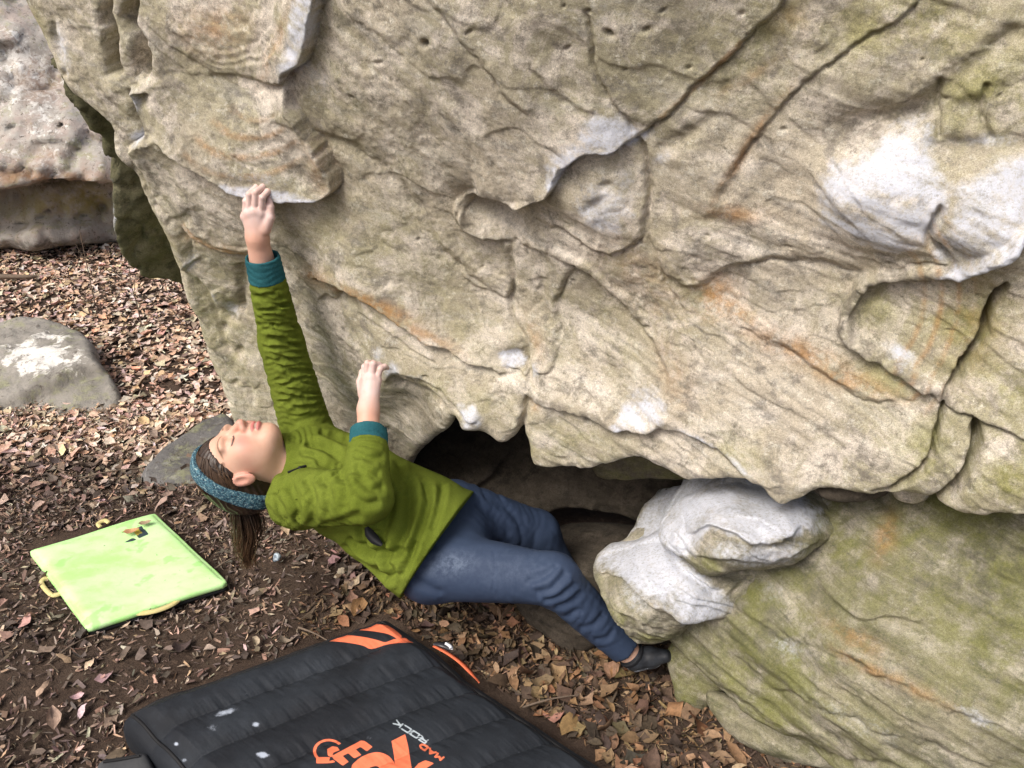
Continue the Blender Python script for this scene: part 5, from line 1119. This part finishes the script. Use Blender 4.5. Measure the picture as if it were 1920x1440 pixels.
# rib coordinate: around the limb / torso
def seg_t(p, a, b): ab = b - a; return np.clip((p - a) @ ab / (ab @ ab), 0, 1)
dT = np.abs(torso_sd(V, folds=False)); dA = np.minimum(rcone(V, LS, LE, .07, .06), rcone(V, LE, LW, .058, .045)); dB = np.minimum(rcone(V, RS, RE_, .08, .066), rcone(V, RE_, RW_, .064, .05))
ribv = np.stack([V @ LAT, V @ FRO * 0, V @ TAX * 0], 1)
axA = unit(LW - LS); rA = unit(np.cross(axA, [0, 1, 0])); onA = (np.abs(dA) < dT) & (dA < dB); ribv[onA, 0] = (V[onA] @ rA)
onB = (np.abs(dB) < dT) & ~onA; rB = unit(np.cross(unit(RE_ - RS), [0, 1, 0])); ribv[onB, 0] = (V[onB] @ rB)
def normals(V, Q):
    n_ = np.cross(V[Q[:, 2]] - V[Q[:, 0]], V[Q[:, 3]] - V[Q[:, 1]]); N_ = np.zeros_like(V)
    for k in range(4): np.add.at(N_, Q[:, k], n_)
    return N_ / (np.linalg.norm(N_, axis=1)[:, None] + 1e-12)
def press_folds(V, Q, groups, warp=3):
    """push drawn creases into cloth: groups of (vertex mask, creases)"""
    N_ = normals(V, Q); U_, V_ = proj(V); E = np.array([0, 0, CAM_H]); fc = sstep(.0, .35, np.sum(N_ * (E - V), 1) / np.linalg.norm(V - E, axis=1)); dn = np.zeros(len(V))
    for msk, fe in groups:
        k = np.nonzero(msk & (fc > 0))[0]; dn[k] += apply_features(U_[k], V_[k], fe, np.zeros(len(k)), warp)
    return V + N_ * (dn * fc)[:, None]
C_TORSO = [('valley', p_, a_ * 1.5, w_ * 0.95) for p_, a_, w_ in [
    ([(735, 905), (730, 950), (718, 1000), (722, 1045), (742, 1085)], .011, 9), ([(765, 890), (772, 940), (760, 990), (742, 1040)], .010, 9), ([(800, 900), (803, 945), (785, 1000), (765, 1050)], .009, 8), ([(828, 905), (826, 945), (806, 995)], .007, 7),
    ([(650, 1012), (690, 1030), (730, 1040), (765, 1030)], .011, 8), ([(640, 1022), (678, 1058), (715, 1080), (745, 1082)], .010, 8), ([(690, 930), (706, 965), (704, 995)], .009, 8), ([(670, 985), (682, 1010), (700, 1050), (720, 1095)], .008, 7),
    ([(745, 860), (752, 895), (748, 925)], .007, 8), ([(600, 805), (640, 822), (690, 838)], .009, 8), ([(575, 830), (620, 848), (662, 880)], .010, 8), ([(590, 868), (628, 872), (658, 890)], .009, 7), ([(545, 888), (585, 888), (625, 872)], .010, 7), ([(560, 850), (600, 858), (640, 868)], .006, 6), ([(620, 790), (660, 805), (700, 830)], .006, 7), ([(780, 1010), (770, 1050), (750, 1085)], .006, 6)]]
C_RARM = [('valley', p_, a_ * .85, w_ * 1.2) for p_, a_, w_ in [
    ([(512, 925), (530, 955), (540, 985)], .009, 7), ([(540, 905), (556, 940), (560, 985)], .011, 8), ([(570, 895), (588, 935), (588, 985)], .011, 8), ([(602, 888), (618, 925), (614, 975)], .010, 7), ([(632, 880), (648, 915), (645, 960)], .010, 7),
    ([(662, 872), (685, 892), (715, 890)], .010, 7), ([(668, 895), (695, 918), (722, 908)], .010, 7), ([(655, 925), (685, 948), (712, 935)], .009, 7), ([(590, 905), (625, 898), (660, 880)], .009, 7), ([(660, 850), (690, 862), (722, 855)], .007, 6), ([(600, 985), (640, 980), (680, 962)], .008, 7), ([(500, 950), (520, 975), (550, 995)], .007, 6)]]
C_LARM = []
_r = np.random.default_rng(5)
for k in range(62):                                    # short uneven creases across the raised sleeve
    tq = _r.uniform(0.10, .97); cxa = 492 + (578 - 492) * tq; cya = 525 + (800 - 525) * tq; hw_ = (34 + 14 * tq); sl = _r.uniform(-.12, .26); a0 = _r.uniform(-1.05, -.2); a1 = a0 + _r.uniform(.9, 2.0)
    C_LARM.append(('valley', [(cxa + hw_ * u_, cya + hw_ * u_ * sl + 5 * sin(u_ * 2 + k)) for u_ in np.linspace(a0, min(a1, 1.05), 4)], _r.uniform(.003, .007), _r.uniform(2.6, 4.6)))
V = press_folds(V, Q, [(~onA & ~onB, C_TORSO), (onB, C_RARM), (onA, C_LARM)])
jk = mesh('jacket', V, Q, M_FLEECE, person, {'rib': ribv})
# cuffs
def cuff(a, b, r0, r1, seed, nm='cuff'):
    a, b = np.asarray(a), np.asarray(b); ax = b - a; L = np.linalg.norm(ax)
    def fn(p):
        t = ((p - a) @ ax) / L ** 2
        d = rcone(p, a - ax * .3, b + ax * .3, r0, r1, ring_folds(2.2, .0028, seed, -1, 2, 1)); d = np.maximum(d, (t - 1.0) * L); d = np.maximum(d, -t * L)
        return smax(d, -rcone(p, a + ax * .45, b + ax * 1.5, r1 - .006, r1 - .003), .003)
    V, Q = build(fn, *box_of([a, b], .07), .003); V = relax(V, Q, 1, .4)
    rr = unit(np.cross(ax, [0, 1, 0])); mesh(nm, V, Q, M_CUFF, person, {'rib': np.stack([V @ rr, 0 * V[:, 0], 0 * V[:, 0]], 1)})
cuff(LW + (LE - LW) * .25, LW + (LW - LE) * .01, .049, .0435, 301); cuff(RW_ + (RE_ - RW_) * .27, RW_ + (RW_ - RE_) * .0, .050, .048, 305)
# trousers
KD = unit(np.cross(RKN - RHIP, RAN - RKN))
def trousers(p):
    d = rcone(p, RHIP, RKN, .098, .064, ring_folds(7, .0030, 261, .55, 1.2, 4))
    d = smin(d, rcone(p, RKN, RAN, .063, .046, ring_folds(7, .0026, 271, -.2, .95, 5)), .03)
    e = rcone(p, LHIP, LKN, .098, .070, ring_folds(5, .003, 281, 0, 1.1)); e = smin(e, rcone(p, LKN, LAN, .066, .05), .03)
    d = smin(d, e, .012)
    pel = rcone(p, PE - TAX * .03, (RHIP + LHIP) / 2 + TAX * .03, .105, .108); d = smin(d, pel, .05)
    d = smin(d, ell(p, RHIP - FRO * .02, (.088, .088, .080)), .04)
    d = d - .0025 * np.abs(vn(p @ np.stack([unit(RKN - RHIP) * 8, KD * 40, unit(np.cross(KD, RKN - RHIP)) * 20], 1), 292)) ** .7
    d = smax(d, -rcone(p, RAN - (RAN - RKN) * .03, RAN + (RAN - RKN) * .5, .038, .05), .005)
    return np.maximum(d, ((p - RAN) @ unit(RAN - RKN)) - .012 * (np.sum((p - RAN) ** 2, -1) < .02) - 10 * (np.sum((p - RAN) ** 2, -1) >= .02))
lo, hi = box_of([PE, RHIP, RKN, RAN, LHIP, LKN, LAN], .16); V, Q = build(trousers, lo, hi, .0048); V = relax(V, Q, 1, .35)
U_, V_ = proj(V)
C_LEG = [('valley', p_, a_ * .7, w_) for p_, a_, w_ in [([(985, 1095), (1020, 1075), (1045, 1060)], .008, 7), ([(1000, 1115), (1035, 1100), (1062, 1070)], .009, 7), ([(1015, 1125), (1050, 1120), (1080, 1095)], .008, 6), ([(1040, 1140), (1070, 1130), (1092, 1108)], .007, 6), ([(1060, 1160), (1090, 1140)], .006, 6), ([(770, 1080), (800, 1100), (830, 1112)], .007, 8), ([(765, 1050), (785, 1040), (815, 1020)], .007, 7), ([(925, 1030), (928, 1070), (920, 1110)], .003, 3), ([(1080, 1180), (1110, 1170), (1135, 1150)], .006, 6), ([(1110, 1200), (1135, 1195), (1150, 1180)], .006, 5), ([(890, 940), (930, 975), (960, 1005)], .007, 8), ([(905, 925), (950, 955), (985, 990)], .006, 8)]]
V = press_folds(V, Q, [(np.ones(len(V), bool), C_LEG)])
mesh('trousers', V, Q, M_TROUS, person, {'chalk': np.maximum(.32 * gblob(U_, V_, 850, 1058, 44, 22, -10), .10 * gblob(U_, V_, 960, 1070, 90, 40))})

# ------------------------------------------------------------------ head, arms and hands: one body
def neck_sd(w): return rcone(w, hw(0, -.022, -.055), NECK + TAX * .05, .051 * HS, .058)
def headfn(w): return smin(head_sd(w), neck_sd(w), .028)
lo, hi = box_of([hw(.09, .13, .13), hw(-.09, -.13, -.13), hw(.09, -.13, .13), hw(-.09, .13, -.13), NECK + TAX * .05], .035)
hv, hq = build(headfn, lo, hi, .0026); hv = relax(hv, hq, 1, .3)
hp = hloc(hv); q = S2(hp)
up_ = ell(hp, (0, .0915, -.0575), (.0225, .011, .0062)); lw_ = ell(hp, (0, .091, -.0705), (.0195, .011, .0075))
lips = sstep(.0012, -.0012, np.minimum(up_, lw_)); gap = sstep(1.0, .8, ((hp[:, 0] / .014) ** 2 + ((hp[:, 2] + .0640) / .0028) ** 2)) * (hp[:, 1] > .07)
blush = np.clip(gblob(q[:, 0], hp[:, 2], .042, -.030, .026, .022) * (hp[:, 1] > .0) + .55 * gblob(hp[:, 0], hp[:, 2], 0, -.030, .014, .012) * (hp[:, 1] > .09) + .6 * (q[:, 0] > .070) * (hp[:, 1] > -.04) * (hp[:, 1] < .014) * (np.abs(hp[:, 2]) < .04), 0, 1)
bx = q[:, 0]; bz = .0235 + .005 * (1 - ((bx - .036) / .022) ** 2); brow = np.clip(1 - np.abs(hp[:, 2] - bz) / .0042, 0, 1) * sstep(.010, .016, bx) * sstep(.060, .050, bx) * (hp[:, 1] > .03) * .95
lz = -.0062 - .0035 * (1 - ((bx - .031) / .016) ** 2); lash = np.clip(1.6 - np.abs(hp[:, 2] - lz) / .0021, 0, 1) * (np.abs(bx - .031) < .017) * (hp[:, 1] > .05)
n_h = len(hv); z0 = np.zeros(n_h)
hattr = dict(lips=lips * (1 - gap), teeth=gap * .85, blush=blush, brow=brow, lash=lash, chalk=z0)
def hand(wrist, fore, mcp, chains, thumb, r=(.0080, .0082, .0082, .0078)):
    """mcp: four knuckle points; chains: PIP, DIP and tip for each finger"""
    mid = np.mean(mcp, 0)
    def fn(p):
        d = rcone(p, fore, wrist, .033, .0265)
        pal = rcone(p, wrist, mcp[0], .020, .0115)
        for m in mcp[1:]: pal = smin(pal, rcone(p, wrist + (m - mid) * .35, m, .019, .0115), .014)
        for a, b in zip(mcp[:-1], mcp[1:]): pal = smin(pal, rcone(p, a, b, .0110, .0110), .008)
        d = smin(d, pal, .016)
        for i, c in enumerate(chains):
            pts = [mcp[i]] + list(c); f = None
            for j in range(len(pts) - 1):
                s = rcone(p, pts[j], pts[j + 1], r[i] * (1.08 - .08 * j), r[i] * (1.0 - .09 * j)); f = s if f is None else smin(f, s, .003)
            d = smin(d, f, .0025)
        t = rcone(p, thumb[0], thumb[1], .0155, .0115); t = smin(t, rcone(p, thumb[1], thumb[2], .0105, .0095), .004); t = smin(t, rcone(p, thumb[2], thumb[3], .0095, .0075), .003)
        return smin(d, t, .008)
    pts = [wrist, fore] + list(mcp) + [x for c in chains for x in c] + list(thumb)
    V, Q = build(fn, *box_of(pts, .045), .0023); return relax(V, Q, 1, .25), Q
# left hand on the chalked lip: little, ring, middle, index from left to right
lm = [P(460, 406, 2.030), P(468, 399, 2.018), P(478, 395, 2.012), P(490, 399, 2.015)]
lc = [[P(461, 377, 2.008), P(471, 362, 2.020), P(482, 359, 2.04)], [P(468, 364, 1.990), P(481, 351, 2.004), P(493, 352, 2.03)], [P(480, 360, 1.984), P(493, 350, 1.996), P(504, 354, 2.02)], [P(492, 370, 1.988), P(502, 359, 1.998), P(511, 360, 2.015)]]
v1, q1 = hand(P(482, 446, 2.055), P(492, 492, 2.10), lm, lc, [P(497, 430, 2.035), P(507, 408, 2.020), P(507, 388, 2.012), P(505, 372, 2.012)])
rm_ = [P(683, 716, 2.135), P(688, 708, 2.118), P(697, 707, 2.110), P(707, 713, 2.116)]
rc = [[P(683, 688, 2.13), P(690, 682, 2.15), P(700, 684, 2.18)], [P(689, 681, 2.105), P(699, 680, 2.125), P(708, 686, 2.155)], [P(700, 682, 2.10), P(711, 684, 2.115), P(717, 692, 2.145)], [P(713, 692, 2.105), P(721, 687, 2.12), P(726, 690, 2.145)]]
v2, q2 = hand(P(690, 768, 2.10), RW_ + (RE_ - RW_) * .12, rm_, rc, [P(682, 740, 2.13), P(676, 716, 2.155), P(680, 698, 2.17), P(690, 690, 2.18)])
# ankle
v3, q3 = build(lambda p: smin(rcone(p, RAN - (RAN - RKN) * .25, RAN + (RAN - RKN) * .08, .034, .029), rcone(p, RAN + (RAN - RKN) * .08, P(1192, 1232, 2.185), .029, .024), .02), *box_of([RAN - (RAN - RKN) * .25, P(1215, 1240, 2.15)], .06), .004)
# torso core inside the clothes joins head, arms and legs
def core(p):
    d = rcone(p, NECK + TAX * .02, CH, .05, .085); d = smin(d, rcone(p, CH, PE, .085, .085), .04)
    for a, b, r0, r1 in ((LS, LE, .042, .036), (LE, LW, .036, .028), (RS, RE_, .046, .038), (RE_, RW_, .038, .028), (CH, LS, .06, .045), (CH, RS, .06, .05), (PE, RHIP, .08, .07), (PE, LHIP, .08, .07), (RHIP, RKN, .07, .048), (RKN, RAN, .046, .030), (LHIP, LKN, .07, .048), (LKN, LAN, .046, .03)):
        d = smin(d, rcone(p, a, b, r0, r1), .02)
    return d
v4, q4 = build(core, *box_of([LS, LE, LW, RS, RE_, RAN, RKN, LKN, LAN, PE, NECK], .12), .014)
BV, BQ = weld([hv, v1, v2, v3, v4], [hq, q1, q2, q3, q4]); nn = len(BV); at = {k: np.concatenate([v, np.zeros(nn - n_h)]) for k, v in hattr.items()}
for s0, vv_, cut in ((n_h, v1, 448), (n_h + len(v1), v2, 775)):
    at['chalk'][s0:s0 + len(vv_)] = sstep(cut + 8, cut - 45, proj(vv_)[1]); at['blush'][s0:s0 + len(vv_)] = .28
mesh('body', BV, BQ, M_SKIN, person, at)

# ------------------------------------------------------------------ hair, headband
def hair_material():
    t = NT('brown_hair'); c = t.mix(t.ramp(t.noise(30, 5, .7), .35, .65), (0.018, 0.011, 0.008), (0.045, 0.027, 0.017)); c = t.mix(t.attr('tip'), c, (0.22, 0.125, 0.065))
    return t.done(c, .42, t.bump(t.noise(120, 4, .7), .4, .003), .45)
M_HAIR = hair_material()
def cap_sd(p): 
    d = ell(p, (0, -.027, .041), (.084, .105, .090)); d = smin(d, ell(p, (0, -.090, .012), (.074, .062, .076)), .04); return d
def hairfn(w):
    p = hloc(w); q = S2(p); d = cap_sd(p)
    line = p[..., 1] - (.022 + .86 * np.clip(p[..., 2], -.035, .2) - 5.0 * np.clip(q[..., 0] - .035, 0, 1) ** 2 * 2)
    earcut = ell(q, (.08, .0, -.02), (.03, .024, .036))
    d = smax(d, line, .010); d = smax(d, -earcut, .006); d = smax(d, -(p[..., 2] + .075), .012)
    d = d - .0022 * np.sin(np.arctan2(p[..., 0], p[..., 2] - .01) * 34 + 3 * vn(p * 40, 331)) * sstep(.0, -.02, d * 0 - .01 + p[..., 1] * 0)
    return d * HS
lo, hi = box_of([hw(.11, .13, .15), hw(-.11, -.15, -.12), hw(.11, -.15, .15), hw(-.11, .13, -.12)], .02); V, Q = build(hairfn, lo, hi, .003); V = relax(V, Q, 1, .3)
hairV, hairQ, tipA = [V], [Q], [np.zeros(len(V))]
tail0 = hw(-.01, -.128, .050); DOWN = np.array([0, 0, -1.])
def add_strand(path, r, tip):
    v, qd = tube(path, r, 4); hairV.append(v); hairQ.append(qd); tipA.append(np.repeat(tip, 4))
for k in range(420):                                   # combed back from the hairline to the knot
    th = RNG.uniform(-1.9, 1.9); r0 = np.array([sin(th) * .082, 0, cos(th) * .09 + .03])
    yl = min(.022 + .86 * np.clip(r0[2], -.035, .2) - 10 * max(abs(r0[0]) - .035, 0) ** 2 - .006, .058)
    pts = []
    for s in np.linspace(0, 1, 9):
        y = yl + (-.125 - yl) * s; sc = np.sqrt(max(1 - ((y + .024) / .104) ** 2, 0.02)); k2 = .02 * RNG.normal(); x, z = sin(th + k2 * s) * .085 * sc, .040 + cos(th) * .091 * sc
        if s > .55: f = (s - .55) / .45; x *= 1 - f * .8; z = z * (1 - f) + .050 * f
        pts.append(hw(x, y, z))
    pts = catmull(pts, 2); add_strand(np.array(pts), np.linspace(.0012, .0016, len(pts)) * RNG.uniform(.6, 1.3), np.full(len(pts), RNG.uniform(0, .25)))
core_p = [tail0 + HF * -.012 * min(s * 4, 1) + DOWN * .17 * s + np.array([.010 * sin(s * 6) * s - .016 * s, 0, 0]) for s in np.linspace(0, 1, 12)]
add_strand(np.array(core_p), .016 * (1 + .5 * np.sin(np.linspace(0, pi, 12))) * np.linspace(1, .12, 12), np.linspace(0, .5, 12))
for k in range(480):                                   # ponytail hanging straight down
    o = RNG.normal(0, 1, 2) * .0115; L = RNG.uniform(.13, .225); cu = RNG.normal(0, .006); pts = []
    for s in np.linspace(0, 1, 10):
        sp = (1 + 1.0 * sin(s * pi)) * (1 - .45 * s); wv = .012 * sin(s * 6 + cu * 120) * s
        pts.append(tail0 + HF * -.012 * min(s * 4, 1) + DOWN * L * s + np.array([o[0] * sp + wv + cu * s - .016 * s, o[1] * sp, 0]))
    pts = catmull(pts, 2); t_ = np.linspace(0, 1, len(pts)); add_strand(np.array(pts), .0012 * (1 - .6 * t_), np.clip(t_ ** 1.3 * RNG.uniform(.3, 1.2), 0, 1))
for k in range(26):                                    # loose wisps over the temple and cheek
    a = hw(-.062, .030 + RNG.uniform(-.01, .02), .045 + RNG.uniform(-.02, .02)); b = hw(-.079, .014 + RNG.uniform(-.010, .008), .030 + RNG.uniform(-.01, .012)); c = hw(-.084, -.022, .024 + RNG.uniform(-.006, .012))
    pts = catmull([a, b, c], 5); add_strand(pts, .0009, np.full(len(pts), .3))
V, Q = weld(hairV, hairQ); hair = mesh('hair', V, Q, M_HAIR, person, {'tip': np.concatenate(tipA)})
def tie(p): t = np.linalg.norm((p - tail0)[..., :2], axis=-1); return np.sqrt((t - .015) ** 2 + ((p - tail0)[..., 2] + .012) ** 2) - .006
V, Q = build(tie, *box_of([tail0], .05), .003); mesh('hair_tie', V, Q, M_CUFF, hair, {'rib': V})
def band_material():
    t = NT('headband_knit'); v = t.noise(170, 3, .7, co=t.mapping((1, 1, 1), (.5, .3, .2))); u = t.noise(90, 2, .6)
    c = t.mix(t.ramp(v, .40, .52), (0.02, 0.04, 0.065), (0.07, 0.17, 0.22)); c = t.mix(t.ramp(v, .56, .64), c, (0.36, 0.46, 0.45)); c = t.mix(t.ramp(u, .6, .68, 0, .6), c, (0.05, 0.10, 0.16))
    return t.done(c, .85, t.bump(v, .6, .004), .2)
bm_ = unit(np.array([.74, -.67])); bp0 = np.array([.028, .106])
def band(w):
    p = hloc(w); q = S2(p); e = (p[..., 1] - bp0[0]) * bm_[0] + (p[..., 2] - bp0[1]) * bm_[1] + .004
    d = smin(cap_sd(p), ell(p, (0, -.017, .035), (.078, .098, .088)), .02) - .0075 + .0012 * (np.abs(e) / .026) ** 4
    d = smax(d, np.abs(e) - .020 - .002 * vn(p * 30, 340), .004); d = smax(d, -(cap_sd(p) + .004), .002)
    return smax(d, -(p[..., 2] + .07), .004) * HS
V, Q = build(band, lo, hi, .0026); mesh('headband', relax(V, Q, 1, .3), Q, band_material(), person)

# ------------------------------------------------------------------ zip, pocket, shoe
M_BLK = NT('black_trim'); M_BLK = M_BLK.done((0.012, 0.013, 0.016), .6)
def surf_pt(U, V, z0, fn, lift):
    E = np.array([0, 0, CAM_H]); D = P(U, V, 1.0) - E; zz = np.linspace(z0 - .35, z0 + .25, 400); d = fn(E + D * zz[:, None]); k = np.argmax(d < 0); return E + D * (zz[k] - lift)
pk = [surf_pt(u, v, 2.2, jacket, .012) for u, v in [(687, 988), (693, 1000), (703, 1012), (716, 1022)]]
wid = np.array([.004, .013, .013, .004])
pth = catmull(pk, 6); w_ = np.interp(np.linspace(0, 1, len(pth)), np.linspace(0, 1, 4), wid); T_ = np.gradient(pth, axis=0); sd_ = np.cross(T_, unit(pth[0] - np.array([0, 0, CAM_H]))); sd_ /= np.linalg.norm(sd_, axis=1)[:, None]
Vp = np.stack([pth + sd_ * w_[:, None], pth - cam_dir(0, 0, 1) * -.0015, pth - sd_ * w_[:, None], pth - cam_dir(0, 0, 1) * .02], 1).reshape(-1, 3)
Qp = np.array([(i * 4 + k, i * 4 + (k + 1) % 4, i * 4 + 4 + (k + 1) % 4, i * 4 + 4 + k) for i in range(len(pth) - 1) for k in range(4)])
mesh('pocket', Vp, Qp, M_BLK, jk)
zp = [surf_pt(u, v, 2.25, jacket, .006) for u, v in [(540, 886), (551, 882), (562, 878), (572, 874)]]
V, Q = tube(catmull(zp, 4), .0035, 6); zz_ = mesh('zip', V, Q, M_BLK, jk)
V, Q = build(lambda p: smin(rcone(p, zp[2], zp[2] + DOWN * .012 + cam_dir(0, 0, 1) * .004, .006, .0045), rcone(p, zp[2], zp[3], .005, .004), .003), *box_of(zp, .03), .002); mesh('zip_puller', V, Q, M_BLK, zz_)
M_SHOE = NT('shoe_upper'); M_SHOE = M_SHOE.done(M_SHOE.mix(M_SHOE.ramp(M_SHOE.noise(22, 4), .4, .6), (0.018, 0.02, 0.024), (0.035, 0.04, 0.048)), .5, M_SHOE.bump(M_SHOE.noise(120, 3), .4, .003), .4)
M_SOLE = NT('shoe_rubber'); M_SOLE = M_SOLE.done(M_SOLE.mix(M_SOLE.ramp(M_SOLE.noise(30, 3), .45, .55), (0.025, 0.027, 0.03), (0.30, 0.33, 0.37)), .45, None, .4)
s0, s1, s2 = P(1192, 1234, 2.185), P(1220, 1232, 2.18), P(1248, 1230, 2.17)
shoefn = lambda p: smin(smin(rcone(p, s0, s1, .034, .027), rcone(p, s1, s2, .027, .018), .01), rcone(p, s0, RAN + (RAN - RKN) * .15, .033, .034), .01)
V, Q = build(shoefn, *box_of([s0, s2], .06), .003); sh = mesh('shoe', relax(V, Q), Q, M_SHOE, person)
solefn = lambda p: smax(smin(rcone(p, s0, s1, .0365, .0290), rcone(p, s1, s2, .0290, .0200), .01), ((p - s1) @ unit(np.array([0.05, -.1, 1.0]))) + .010, .004)
V, Q = build(solefn, *box_of([s0, s2], .06), .003); mesh('sole', relax(V, Q), Q, M_SOLE, sh)
V, Q = build(lambda p: np.abs(rcone(p, RAN + (RAN - RKN) * .145, RAN + (RAN - RKN) * .155, .036, .036)) - .003 + 30 * np.clip(np.abs((p - RAN - (RAN - RKN) * .15) @ unit(RAN - RKN)) - .006, 0, 1), *box_of([RAN + (RAN - RKN) * .15], .06), .0025); mesh('heel_loop', V, Q, M_BLK, sh)
